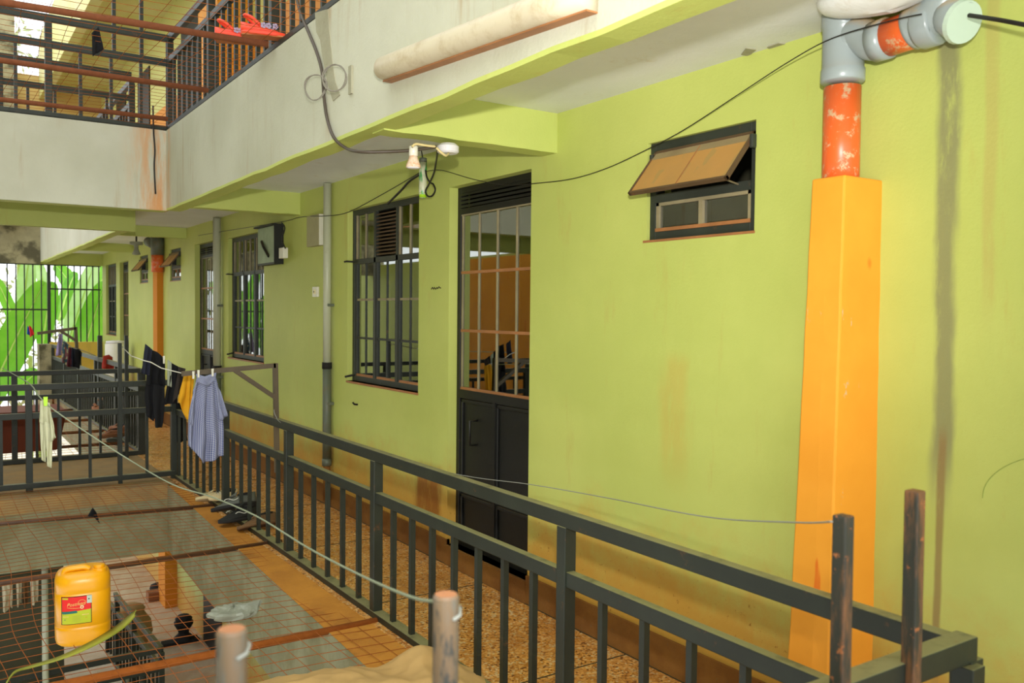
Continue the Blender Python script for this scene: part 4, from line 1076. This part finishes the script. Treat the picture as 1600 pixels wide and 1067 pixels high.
# ------------------------------------------------------------------ shoes
def shoe(name, pos, heading, L, mu, ms, label, cat='shoe', tilt=0, roll=0, lace=None, low=True, group=None, wide=1.0, stripe=None):
    t = thing(name, label, cat, tuple(pos), group)
    ca, sa = math.cos(heading), math.sin(heading)
    def W(x, y, z):
        y2, z2 = y*math.cos(roll)-z*math.sin(roll), y*math.sin(roll)+z*math.cos(roll)
        x2, z3 = x*math.cos(tilt)-z2*math.sin(tilt), x*math.sin(tilt)+z2*math.cos(tilt)
        return V(pos[0]+x2*ca-y2*sa, pos[1]+x2*sa+y2*ca, pos[2]+z3)
    hw = lambda s: L*wide*(.115+.06*math.sin(math.pi*min(1, s*1.1))+.03*s)*(math.sqrt(max(0, 1-max(0,(s-.80)/.20)**2)) if s > .8 else 1)*(math.sqrt(max(.0, 1-max(0,(.10-s)/.10)**2)) if s < .1 else 1)
    ss = [0.004,.03,.08,.2,.35,.5,.65,.78,.88,.95,.985,.998]
    n = 16
    sole = [[W(L*(s-.5), hw(s)*1.06*math.cos(2*math.pi*k/n), .012+.012*(1 if math.sin(2*math.pi*k/n) > 0 else -1)*min(1, abs(math.sin(2*math.pi*k/n))*4)) for k in range(n)] for s in ss]
    MB().loft(sole).build('sole', ms, t, smooth=True)
    hh = lambda s: L*(.30 if s < .12 else .27 if s < .42 else .27-.17*((s-.42)/.45) if s < .87 else .10-.06*((s-.87)/.13))*(1.25 if not low else 1)
    up = []
    for s in ss:
        h = hh(s); wv = hw(s)*.97
        up.append([W(L*(s-.5), wv*math.cos(math.pi*k/(n-1))*(1-.25*math.sin(math.pi*k/(n-1))*(1 if s < .45 else .3)), .022+max(.004, h-.022)*math.sin(math.pi*k/(n-1))**.7) for k in range(n)])
    MB().loft(up).build('upper', mu, t, smooth=True)
    MB().loft([[W(L*(-.27+.17*math.cos(2*math.pi*k/n)), hw(.25)*.62*math.sin(2*math.pi*k/n), z*L) for k in range(n)] for z in (.255,.296)]).build('opening', 'soot', t, smooth=True)  # solid dark plug paints the shade inside the shoe
    MB().hexa([W(L*-.06,-.016,L*.255),W(L*.08,-.02,L*.24),W(L*.08,.02,L*.24),W(L*-.06,.016,L*.255)],[W(L*-.12,-.016,L*.36),W(L*.08,-.02,L*.262),W(L*.08,.02,L*.262),W(L*-.12,.016,L*.36)]).build('tongue', mu, t, bevel=.004)
    if lace:
        for k in range(4):
            x = L*(-.02+.07*k); z = L*(.285-.024*k)
            MB().tube([W(x,-.024,z-.006),W(x+.004,0,z+.004),W(x,.024,z-.006)], .0028, 5).build('lace', lace, t)
    for sg in (-1, 1):
        MB().tube([W(L*(-.1+.3*k/6), sg*(hw(.4+.3*k/6)*.93), L*(.19-.02*k/6-.03*math.sin(k))) for k in range(7)], .0035, 5).build('side_stripe', stripe or ms, t)
    return t
shoe('canvas_shoe', P(329,781,'z',.04), math.radians(165), .25, 'shoe_cream', 'shoe_cream', 'cream canvas shoe lying against the railing foot, beside its pair', roll=.5, lace='shoe_sole', group='cream canvas shoes')
shoe('canvas_shoe', P(348,778,'z',.07), math.radians(185), .25, 'shoe_cream', 'shoe_cream', 'cream canvas shoe nearer the black sneakers', roll=-.3, lace='shoe_sole', group='cream canvas shoes')
shoe('sneaker', P(366,794,'z',.10), math.radians(168), .36, 'shoe_grey', 'soot', 'grey black sneaker with white trim, upper one of the pile', tilt=-.10, roll=.35, lace='soot', group='dark sneakers', wide=1.15, stripe='shoe_sole')
shoe('sneaker', P(374,812,'z',.03), math.radians(196), .36, 'shoe_black', 'soot', 'black sneaker with white stripes, lower one of the pile', roll=.1, lace='soot', group='dark sneakers', wide=1.15, stripe='shoe_sole')
shoe('suede_shoe', P(403,823,'z',.02), math.radians(188), .33, 'shoe_brown', 'shoe_brown', 'brown suede shoe lying in front of the black sneakers', roll=.45, wide=1.15)
# worn shoes on the far mesh
js = 'worn shoes on the far mesh'
for k, (px, py, hd, mu, lab) in enumerate(((172,682,200,'junk','worn brown shoe, leftmost of the heap on the far mesh'), (185,672,120,'junk','worn brown boot standing up in the heap on the far mesh'),
        (203,676,10,'shoe_brown','dusty shoe on the right of the far heap'), (213,686,340,'shoe_grey','grey shoe at the right end of the far heap'), (180,692,220,'shoe_grey','grey sole up shoe in front of the far heap'))):
    p = P(px, py, 'z', .06); p = p if p[1] < 18 else p
    q = V(p[0], max(11.15, p[1]), .05)
    shoe('worn_shoe', P(px, py, 'y', 11.5+.12*k), math.radians(hd), .30, mu, mu, lab, roll=.4*(-1)**k, tilt=.1*k, group=js)
for k, (px, py, lab) in enumerate(((172,625,'pinkish shoe against the far railing foot'), (186,627,'brown shoe against the far railing foot'), (152,643,'orange brown shoe behind the middle rail'))):
    shoe('worn_shoe', P(px, py, 'y', 13.6), math.radians(190+40*k), .34, 'junk', 'shoe_brown', lab, roll=.3, group=js)
# coral sandals on the upper mesh
def clog(pos, hd, label):
    t = shoe('clog_sandal', pos, hd, .275, 'sandal_red', 'sandal_red', label, 'sandal', wide=1.05, group='coral sandals')
    for ch in list(t.children):
        if ch.name.split('.')[0] in ('tongue', 'side_stripe', 'opening'): bpy.data.objects.remove(ch)
    ca, sa = math.cos(hd), math.sin(hd)
    W = lambda x, y, z: V(pos[0]+x*ca-y*sa, pos[1]+x*sa+y*ca, pos[2]+z)
    MB().tube(smoothpath([W(-.02,-.045,.06),W(-.07,-.05,.10),W(-.115,0,.125),W(-.07,.05,.10),W(-.02,.045,.06)], 5), .010, 8).build('heel_strap', 'sandal_red', t, smooth=True)
    for k, (x, y) in enumerate(((.03,-.05),(.07,-.048),(.0,-.052),(.05,.05))):
        z = .055
        m = MB(); cc = W(x, y*1.04, z)
        for q in range(5):
            a = 2*math.pi*q/5
            m.tube([cc+V(.011*math.cos(a),0,.011*math.sin(a)), cc+V(.011*math.cos(a),-.004,.011*math.sin(a))], .008, 8)
        m.build('flower_print', 'flower', t)
    MB().hexa([W(-.13,-.045,-.004),W(.13,-.045,-.004),W(.13,.045,-.004),W(-.13,.045,-.004)],[W(-.125,-.045,.004),W(.125,-.045,.004),W(.125,.045,.004),W(-.125,.045,.004)]).build('tread', 'sandal_sole', t)
    return t
pz = P(412,58,'z',ZU+.055)
clog((pz[0],pz[1],ZU+.055), math.radians(-20), 'coral red sandal with lilac flowers, the nearer of the pair on the upper mesh')
pz = P(388,56,'z',ZU+.055)
clog((pz[0]-.02,pz[1]+.16,ZU+.055), math.radians(-22), 'coral red sandal lying behind its pair on the upper mesh')

# ------------------------------------------------------------------ ropes, cables, wall fittings
tag(MB().tube(smoothpath([P(690,940,'y',1.12), P(640,932,'y',1.4), P(560,897,'y',2.0), P(480,855,'y',2.6), P(400,806,'y',3.2), P(330,776,'y',3.7), P(270,757,'y',4.0), P(200,717,'y',4.4), P(130,672,'y',4.5), P(80,637,'y',4.58), P(60,618,'y',4.7), P(47,600,'y',5.2), P(20,584,'y',6.5), P(4,575,'y',7.5)], 6), .0031, 6).build('rope', 'rope', smooth=True),
    'pale twisted rope from the galvanised upright across the courtyard', 'rope')
tag(MB().tube(smoothpath([P(1300,815,'y',1.10), P(1240,816,'y',1.35), P(1100,807,'y',1.95), P(950,778,'y',2.7), P(830,757,'y',3.4), P(720,742,'y',4.1), P(600,712,'y',4.95), P(520,683,'y',5.4), P(445,663,'y',5.9), P(431,650,'y',6.05), P(428,640,'y',6.08)], 6), .0022, 5).build('tie_wire', 'wire_grey', smooth=True),
    'thin grey wire from the rusty upright to the clothes bracket', 'wire')
tag(MB().tube(smoothpath([P(1262,-20,'x',2.74), P(1290,12,'x',2.72)], 4), .006, 6).build('cable_stub', 'cable'), 'short black cable stub left of the pipe junction', 'cable')
tag(MB().tube(smoothpath([P(1440,22,'x',2.67), P(1390,33,'x',2.69), P(1300,60,'x',2.70), P(1230,98,'x',2.78), P(1150,150,'x',2.83), P(1070,202,'x',2.85), P(1010,234,'x',2.86), P(950,262,'x',2.86), P(895,279,'x',2.86), P(840,286,'x',2.86), P(790,289,'x',2.862), P(740,280,'x',2.86), P(690,266,'x',2.85), P(664,268,'x',2.79)], 6), .0023, 6).build('wall_cable', 'cable', smooth=True),
    'black cable strung along the wall from pipe junction to lamp bottle', 'cable')
tag(MB().tube([P(1514,24,'x',2.70), P(1560,31,'x',2.66), P(1640,46,'x',2.6)], .007, 6).build('cable_tail', 'cable', smooth=True), 'thick black cable leaving the elbow to the right', 'cable')
tag(MB().tube(smoothpath([P(655,270,'x',2.78), P(600,302,'x',2.84), P(545,331,'x',2.86), P(512,337,'x',2.80), P(470,339,'x',2.86), P(438,347,'x',2.80), P(345,362,'x',2.84), P(310,368,'x',2.86)], 6), .0030, 6).build('feed_cable', 'cable', smooth=True), 'thin black cable sagging left from the lamp to the hood', 'cable')
tag(MB().tube(smoothpath([P(657,272,'x',2.77), P(640,283,'x',2.80), P(626,298,'x',2.84), P(606,318,'x',2.88)], 6), .008, 8).build('thick_cable', 'cable', smooth=True), 'thick black cable entering the top of the louvred window', 'cable')
# big cable down the fascia
XF0 = XB0-.012
ZK = 2.553
tag(MB().tube(smoothpath([P(462,-8,'x',XF0), P(470,22,'x',XF0), P(482,50,'x',XF0), P(495,82,'x',XF0), P(503,112,'x',XF0), P(506,150,'x',XF0), P(511,185,'x',XF0), P(522,215,'x',XF0-.005), P(540,231,'x',1.80), P(562,237,'y',4.05), P(600,237,'y',3.98), P(640,235,'y',3.94), P(670,231,'y',3.92), P(682,229,'y',3.90)], 8), .0085, 8).build('fascia_cable', 'cable_brown', smooth=True),
    'brown grey cable hanging down the white fascia to the lamp', 'cable')
def ring(px, py, rad, tl, label):
    c = P(px, py, 'x', XF0-.01); t2 = tl
    pts = []
    for k in range(60):
        a = 2*math.pi*k/28+t2
        rr = rad*(1+.03*math.sin(k*.7))
        pts.append(c+V(-.055,0,0)+V(.62,-.78,0)*(rr*math.cos(a))+V(-.006*math.sin(k*.4),0,rr*math.sin(a)))
    return tag(MB().tube(pts, .0032, 6).build('cable_coil', 'coil', smooth=True), label, 'cable', 'coiled cables on the fascia')
ring(508,139,.066,.4,'loop of spare cable on the fascia, lower left of the two')
ring(539,124,.066,2.0,'loop of spare cable on the fascia, right of the two')
tag(MB().box(P(544,104,'x',XB0-.012), tuple(P(552,146,'x',XB0)+V(.0,0,0))).build('conduit_scar', 'patch'), 'small plaster lug beside the cable loops', 'patch')
tag(MB().tube(smoothpath([P(239,165,'y',8.31), P(240,205,'y',8.31), P(242,235,'y',8.30), P(241,260,'y',8.31), P(243,303,'y',8.31)], 6), .007, 6).build('hanging_cable', 'cable', smooth=True), 'black cable end hanging over the stained cross beam corner', 'cable')
# trough light on the fascia
a, b = P(600,108,'x',XB0-.04), P(920,-12,'x',XB0-.04)
m = MB(); d = (b-a).normalized(); up = V(0,0,1)-d*d[2]; up.normalize(); out = V(-1,0,0)
def sect(p, k=1):
    q = [p+up*(.052*k)+V(.04,0,0)]
    for i in range(13):
        an = math.pi*(.5-i/12); q.append(p+up*(.052*k*math.sin(an))+out*(.055*k*max(0, math.cos(an))**.8))
    q.append(p-up*(.052*k)+V(.04,0,0)); return q
t = thing('trough_light', 'long half round cream light trough on the white fascia', 'light fitting', tuple(a))
m.loft([sect(a-d*.03, .62), sect(a-d*.012, .85), sect(a+d*.01, 1.0)]+[sect(a.lerp(b, i/6)) for i in range(1, 7)]).build('diffuser', 'trough', t, smooth=True)
MB().bar(a-up*.055+V(.02,0,0), b-up*.055+V(.02,0,0), .05, .006).build('back_edge', 'sill_dust', t)
# lamp cluster under the first cross beam
ZB1 = 2.57
q = P(646,228,'y',3.93)
t = thing('lamp_holder', 'orange stained white pendant lamp holder under the cross beam', 'lamp', tuple(q))
def lathe(prof, c, n=20): return MB().loft([[c+V(r*math.cos(2*math.pi*k/n), r*math.sin(2*math.pi*k/n), z) for k in range(n)] for z, r in prof])
lathe([(.0,.018),(-.003,.023),(-.05,.023),(-.052,.018)], q).build('cap', 'white_plastic', t, smooth=True)
lathe([(-.05,.021),(-.065,.024),(-.095,.036),(-.108,.038)], q).build('skirt', 'bulb_stain', t, smooth=True)
lathe([(-.108,.034),(-.112,.030),(-.114,.01)], q).build('insert', 'rose', t, smooth=True)
q = P(700,229,'y',3.93)
t = thing('ceiling_rose', 'round white ceiling rose under the cross beam', 'ceiling rose', tuple(q))
lathe([(.014,.040),(.0,.056),(-.028,.056),(-.036,.046),(-.037,.01)], q, 28).build('cover', 'rose', t, smooth=False)
MB().tube(smoothpath([P(682,231,'y',3.86), P(688,237,'y',3.85), P(696,243,'y',3.86), P(701,240,'y',3.9)], 5), .006, 8).build('flex', 'cable_cream', t, smooth=True)
tag(MB().tube(smoothpath([P(644,229,'y',3.88), P(650,225,'y',3.88), P(664,227,'y',3.88), P(680,229,'y',3.88)], 5), .006, 8).build('cream_flex', 'cable_cream', smooth=True), 'cream flex joining lamp holder and ceiling rose', 'cable')
q = P(661,247,'x',2.78)
t = thing('hanging_bottle', 'green streaked plastic bottle hanging upside down against the wall', 'bottle', tuple(q))
lathe([(.0,.026),(-.15,.028),(-.21,.028),(-.235,.022),(-.24,.01)], q-V(0,0,.03)).build('body', 'green_label', t, smooth=True)
lathe([(.0,.026),(-.03,.027)], q-V(0,0,.0)).build('neck', 'pvc_dark', t, smooth=True)
lathe([(-.205,.0285),(-.236,.023)], q-V(0,0,.03)).build('green_tip', 'peg_green', t, smooth=True)
MB().tube([q-V(0,0,.01), q+V(-.02,.0,.08)], .004, 6).build('hanger', 'cable', t)
tag(MB().tube(smoothpath([P(684,232,'y',3.95), P(682,250,'x',2.55), P(678,270,'x',2.70), P(671,286,'x',2.76), P(665,298,'x',2.78), P(668,306,'x',2.78), P(675,306,'x',2.78), P(680,297,'x',2.78), P(677,288,'x',2.78), P(672,285,'x',2.78), P(667,277,'x',2.78), P(665,266,'x',2.78)], 6), .006, 8).build('looped_cable', 'cable', smooth=True), 'black cable with a small loop hanging below the lamp', 'cable')
# far lamp
q = P(213,380,'y',13.5)
t = thing('lamp_holder', 'small pendant lamp holder far off before the end window', 'lamp', tuple(q))
MB().tube([q, V(q[0],q[1],ZC)], .012, 6).build('flex', 'cable', t)
lathe([(.02,.09),(-.02,.09),(-.03,.03),(-.07,.03),(-.10,.035),(-.16,.06),(-.17,.02)], q, 16).build('shade', 'poly_grey', t, smooth=True)
# meter board, socket, switch box, hood
def wallbox(name, label, cat, yl, yr, zb, zt, dep, mt, mt2=None):
    t = thing(name, label, cat, (XW,yl,zb))
    MB().box((XW-dep,min(yl,yr),zb),(XW,max(yl,yr),zt)).build('case', mt, t, bevel=.004)
    if mt2: MB().box((XW-dep+.002,min(yl,yr)-.006,zb+.004),(XW-.004,min(yl,yr),zt-.004)).build('side_strip', mt2, t)
    return t
yl, yr = P(479,362,'x',XW-.05)[1], P(498,362,'x',XW-.05)[1]
wallbox('meter_board', 'tan grey board box on the wall beside the downpipe', 'box', yl, yr, P(490,386,'x',XW)[2], P(490,338,'x',XW)[2], .05, 'meter', 'white_plastic')
yl, yr = P(491,455,'x',XW)[1], P(499,455,'x',XW)[1]
t = wallbox('wall_switch', 'small cream wall switch beside the downpipe', 'switch', yl, yr, P(495,464,'x',XW)[2], P(495,448,'x',XW)[2], .02, 'white_plastic')
ym = (yl+yr)/2; zm = P(496,456,'x',XW)[2]
MB().box((XW-.028,ym-.018,zm-.02),(XW-.018,ym+.014,zm+.02)).build('rocker', 'lab_cream', t)
MB().tube([(XW-.031,ym-.004,zm),(XW-.026,ym-.004,zm)], .007, 8).build('indicator', 'soot', t)
y0 = P(443,400,'x',XW)[1]; Xh = P(429,380,'y',y0)[0]; y1 = P(403,380,'x',Xh)[1]
zb_, zt_ = P(429,409,'y',y0)[2], P(429,352,'y',y0)[2]
t = thing('metal_hood', 'grey green sheet metal hood with black side over the second window', 'hood', (Xh,y0,zb_))
MB().box((Xh,y0+.01,zb_),(Xh+.012,y1,zt_)).build('front_sheet', 'hood', t)
MB().box((Xh-.004,y0-.004,zb_-.02),(XW,y0+.012,zt_+.02)).build('side_sheet', 'black_metal', t)
MB().box((Xh-.03,y0,zt_+.005),(XW,y1+.05,zt_+.02)).build('top_flap', 'black_metal', t)
MB().box((Xh,y0+.02,zb_-.02),(XW-.02,y1,zb_)).build('bottom_edge', 'black_metal', t)
MB().tube([(Xh-.006,(y0+y1)/2+.12,zb_+.22),(Xh-.02,(y0+y1)/2+.02,zb_+.16),(Xh-.006,(y0+y1)/2-.10,zb_+.06)], .014, 8).build('latch', 'black_metal', t)
yy0, zz0 = P(443,397,'x',XW-.06)[1], P(443,404,'x',XW-.06)[2]
t2 = thing('junction_box', 'small cream junction box hanging at the hood side', 'box', (XW-.06,yy0-.06,zz0))
MB().box((XW-.10,yy0-.10,zz0),(XW-.05,yy0+.02,zz0+.10)).build('case', 'white_plastic', t2, bevel=.004)
tag(MB().tube(smoothpath([P(440,348,'x',2.80),P(445,356,'x',2.80),P(441,374,'x',2.80),P(446,388,'x',2.80)], 5), .006, 6).build('drop_wire', 'cable', smooth=True), 'short wires dropping from hood to junction box', 'cable')
# scribble and nail on the wall
sp = [P(x, y, 'x', XW-.001) for x, y in ((674,452),(676,449),(678,452),(679,449),(681,452),(683,449),(684,451),(686,448),(688,450),(689,450))]
tag(MB().tube(sp, .004, 4).build('scribble', 'soot_mark'), 'small dark scribble on the wall between window and door', 'mark')
q = P(559,632,'x',XW)
tag(MB().tube([q, q+V(-.03,0,.004), q+V(-.034,.02,.016)], .008, 6).build('nail_hook', 'soot'), 'dark bent nail in the wall below the louvred window', 'nail')
sp = [P(x, y, 'x', XW-.0005) for x, y in ((1535,778),(1538,762),(1548,746),(1562,734),(1580,724),(1600,717),(1625,712))]
tag(MB().tube(smoothpath(sp, 4), .0012, 4).build('scuff_line', 'trunk'), 'faint dark curved scuff on the wall near the right edge', 'mark')

# ------------------------------------------------------------------ far walkway odds and ends
q = V(2.62, 16.1, 0)
t = thing('water_drum', 'tall cream plastic drum standing by the far end window', 'drum', tuple(q))
lathe([(.0,.16),(.02,.175),(.40,.18),(.42,.185),(.80,.185),(.84,.18),(1.1,.175),(1.12,.15)], q, 24).build('body', 'white_plastic', t, smooth=True)
lathe([(1.115,.165),(1.15,.16),(1.16,.05)], q, 24).build('lid', 'rose', t, smooth=True)
a, b = P(-40,650,'y',11.5), P(104,650,'y',11.5)
t = thing('red_tank', 'oxide red sheet metal trough behind the bridge railings', 'trough', (0,11.6,0))
m = MB(); z1 = a[2]+.02; z0 = .03
m.hexa([(-1.0,11.45,z0),(b[0]-.10,11.45,z0),(b[0]-.10,12.2,z0),(-1.0,12.2,z0)],[(-1.1,11.40,z1),(b[0],11.40,z1),(b[0],12.3,z1),(-1.1,12.3,z1)])
m.build('body', 'red_tub', t, bevel=.02)
MB().bar((-1.1,11.39,z1),(b[0],11.39,z1),.04,.03).build('rim', 'red_tub', t)
# lower storey things seen through the mesh
q = P(236,1000,'z',ZG+.1)+V(-.22,.1,0)
t = thing('clay_pot', 'round clay pot on the lower walkway beside the railing', 'pot', tuple(q))
lathe([(-.1,.12),(-.02,.2),(.12,.26),(.26,.24),(.36,.17),(.40,.15),(.43,.17)], q, 22).build('body', 'clay', t, smooth=True)
lathe([(.42,.16),(.46,.15),(.50,.06)], q, 22).build('lid', 'clay', t, smooth=True)
q = P(287,1000,'z',ZG+.03)
t = thing('charcoal_stove', 'black hourglass charcoal stove on the lower floor', 'stove', tuple(q))
lathe([(.0,.14),(.04,.13),(.10,.065),(.13,.07),(.22,.12),(.25,.125)], q, 20).build('body', 'soot', t, smooth=True)
lathe([(.23,.10),(.30,.11),(.34,.07)], q, 20).build('pan', 'soot', t, smooth=True)
MB().box(tuple(q+V(-.28,-.12,-.02)), tuple(q+V(.18,.05,.03))).build('foot_plate', 'soot', t, bevel=.01)
q = P(242,936,'z',ZG+.03)
tag(MB().box(tuple(q-V(.11,.1,0)), tuple(q+V(.11,.1,.13))).build('carton', 'junk', bevel=.008), 'small brown carton on the lower floor by the orange pillar', 'carton')
q = P(246,922,'z',ZG+.03)
tag(lathe([(0,.09),(.04,.12),(.09,.10),(.12,.03)], q, 14).build('black_bundle', 'soot', smooth=True), 'small black bundle behind the brown carton', 'bundle')
for k, (x0, x1, y0, y1, mt, lab) in enumerate(((3,20,912,956,'paper','pale hanging cloth, leftmost under the bridge'), (25,34,908,948,'paper','narrow pale cloth, second under the bridge'), (35,45,908,950,'shoe_brown','brown cloth, third under the bridge'), (47,60,907,946,'paper','crumpled pale cloth, fourth under the bridge'))):
    cloth('hanging_cloth', mt, [(x0,y0),(x1,y0-2)], [(x0+2,y1),(x1-1,y1-6)], 'y', 9.5, lab, 'cloth', 1, .05, 8, 8, seed=60+k, group='washing under the bridge')
a = P(70,905,'y',9.4)
tag(MB().tube([(a[0],9.4,ZG),(a[0],9.4,-.6)], .03, 10).build('white_pipe', 'pvc_white', smooth=True), 'thin white upright pipe under the bridge left of the jerrycan', 'pipe')

# ------------------------------------------------------------------ banana plants beyond the bars
struct(MB().box((-14,YE+.4,ZG-.4),(16,44,ZG-.2)), 'ground', 'ground', 'bare yard ground beyond the building', cat='ground')
def leaf(parent, a, b, wd, bend=.35, mt='banana', seed=0, face=V(0,-1,.25)):
    a, b = Vector(a), Vector(b); d = b-a; L = d.length; rnd = random.Random(seed)
    path = smoothpath([a, a.lerp(b,.35)+V(0,0,bend*L*.22), a.lerp(b,.7)+V(0,0,bend*L*.2), b], 6)
    n = len(path)-1; rows = []
    for i, p in enumerate(path):
        s = i/n; dd = (path[min(i+1,n)]-path[max(i-1,0)]).normalized()
        sd = dd.cross(face).normalized(); nr = sd.cross(dd).normalized()
        wv = .85*wd*(.12+.88*math.sin(math.pi*min(1, s*.93+.06))**.55)
        rows.append((p, sd, nr, wv))
    for sg in (-1, 1):
        m = MB()
        m.grid(lambda u, v: (lambda r: r[0]+r[1]*(sg*r[3]*u)+r[2]*(.22*r[3]*u+.03*math.sin(v*40)*u))(rows[min(n, int(round(v*n)))]), 5, n)
        m.build('leaf_half', mt, parent, smooth=True)
    MB().tube([r[0]-r[2]*.01 for r in rows], [.035*(1-.7*i/n) for i in range(n+1)], 6).build('midrib', 'banana_rib', parent, smooth=True)
def plant(label, foot, top, leaves, sd):
    t = thing('banana_plant', label, 'banana plant', tuple(foot), 'banana plants beyond the bars')
    MB().tube(smoothpath([foot, foot.lerp(top,.5)+V(.05,0,0), top], 5), [.16-.006*k for k in range(11)], 10).build('trunk', 'trunk', t, smooth=True)
    for k, (a, b, wd, bd) in enumerate(leaves): leaf(t, a, b, wd, bd, 'banana_sheen' if (k+sd) % 3 == 2 else 'banana', sd+k)
Q = lambda x, y, Y: P(x, y, 'y', Y)
plant('banana plant with broad bright leaf sweeping up from lower left', V(.3,21.2,ZG), V(.5,21.2,.5),
      [(Q(-30,650,21), Q(70,440,20.6), .40, .1), (Q(34,500,21.5), Q(46,400,21.2), .22, .1), (Q(20,620,22), Q(62,580,21.8), .26, .3), (Q(40,560,23), Q(-10,430,22.8), .16, .4)], 1)
plant('banana plant in the middle behind the bars with leaf sheen painted pale', V(2.0,22,ZG), V(2.0,22,.3),
      [(Q(100,560,21.6), Q(150,405,21.2), .26, .08), (Q(118,590,21), Q(165,440,20.4), .36, .05), (Q(66,540,22.2), Q(82,440,22), .24, .2), (Q(80,520,22.6), Q(60,408,22), .16, .3), (Q(92,500,23), Q(118,425,23.4), .18, .25), (Q(110,590,22), Q(150,545,21.5), .26, .3)], 11)
plant('banana plant farthest right behind the end wall', V(3.2,24,ZG), V(3.1,24,1.0),
      [(Q(130,480,24), Q(85,412,23.6), .24, .3), (Q(140,480,24), Q(190,390,23.6), .3, .3), (Q(120,520,24.4), Q(60,470,24), .24, .5)], 21)
plant('banana plant beyond the open left side, mirrored in the second window', V(-4.2,31,ZG), V(-4.0,31,.8),
      [(V(-4,31,.6), V(-2.4,29.6,2.6), .3, .2), (V(-4,31,.6), V(-5.6,30.2,2.9), .3, .2), (V(-4,31,.6), V(-4.2,29.6,3.2), .28, .2), (V(-4,31,.4), V(-3.0,30,1.2), .3, .4)], 31)
plant('banana plant beyond the open left side, mirrored in the second door', V(-5.0,37,ZG), V(-4.9,37,.8),
      [(V(-5,37,.6), V(-3.4,36,2.8), .34, .2), (V(-5,37,.6), V(-6.6,36,2.9), .34, .2), (V(-5,37,.6), V(-5.2,35.4,3.4), .3, .2), (V(-5,37,.4), V(-4.0,36,1.0), .34, .4)], 41)
def bush(label, c, rad, seed, n=420):
    rnd = random.Random(seed); m = MB()
    for k in range(n):
        d = V(rnd.gauss(0,1), rnd.gauss(0,1), rnd.gauss(0,1)).normalized()*rad*rnd.uniform(.5,1); p = c+V(d[0],d[1],d[2]*.9)
        a = V(rnd.gauss(0,1), rnd.gauss(0,1), rnd.gauss(0,1)).normalized(); b = a.orthogonal().normalized(); s = rnd.uniform(.08,.2)
        m.add([p-a*s, p+b*s*.4, p+a*s, p-b*s*.4], [(0,1,2,3)])
    t = thing('bush', label, 'bush', tuple(c-V(0,0,rad)))
    m.build('foliage', 'bush', t, kind='stuff'); MB().tube([c-V(0,0,rad+1.5), c], .06, 8).build('stem', 'trunk', t)
bush('dull olive bush beyond the bars at the left edge', V(.6,27,1.6), 1.7, 5)
bush('dull bush lower down beyond the bars', V(2.4,29,.3), 1.8, 6)
bush('tall olive tree crown above the old end wall', V(.2,27,8.2), 2.6, 8, 700)
bush('olive tree crown low behind the upper bridge rails', V(2.2,30,5.0), 2.2, 9, 500)
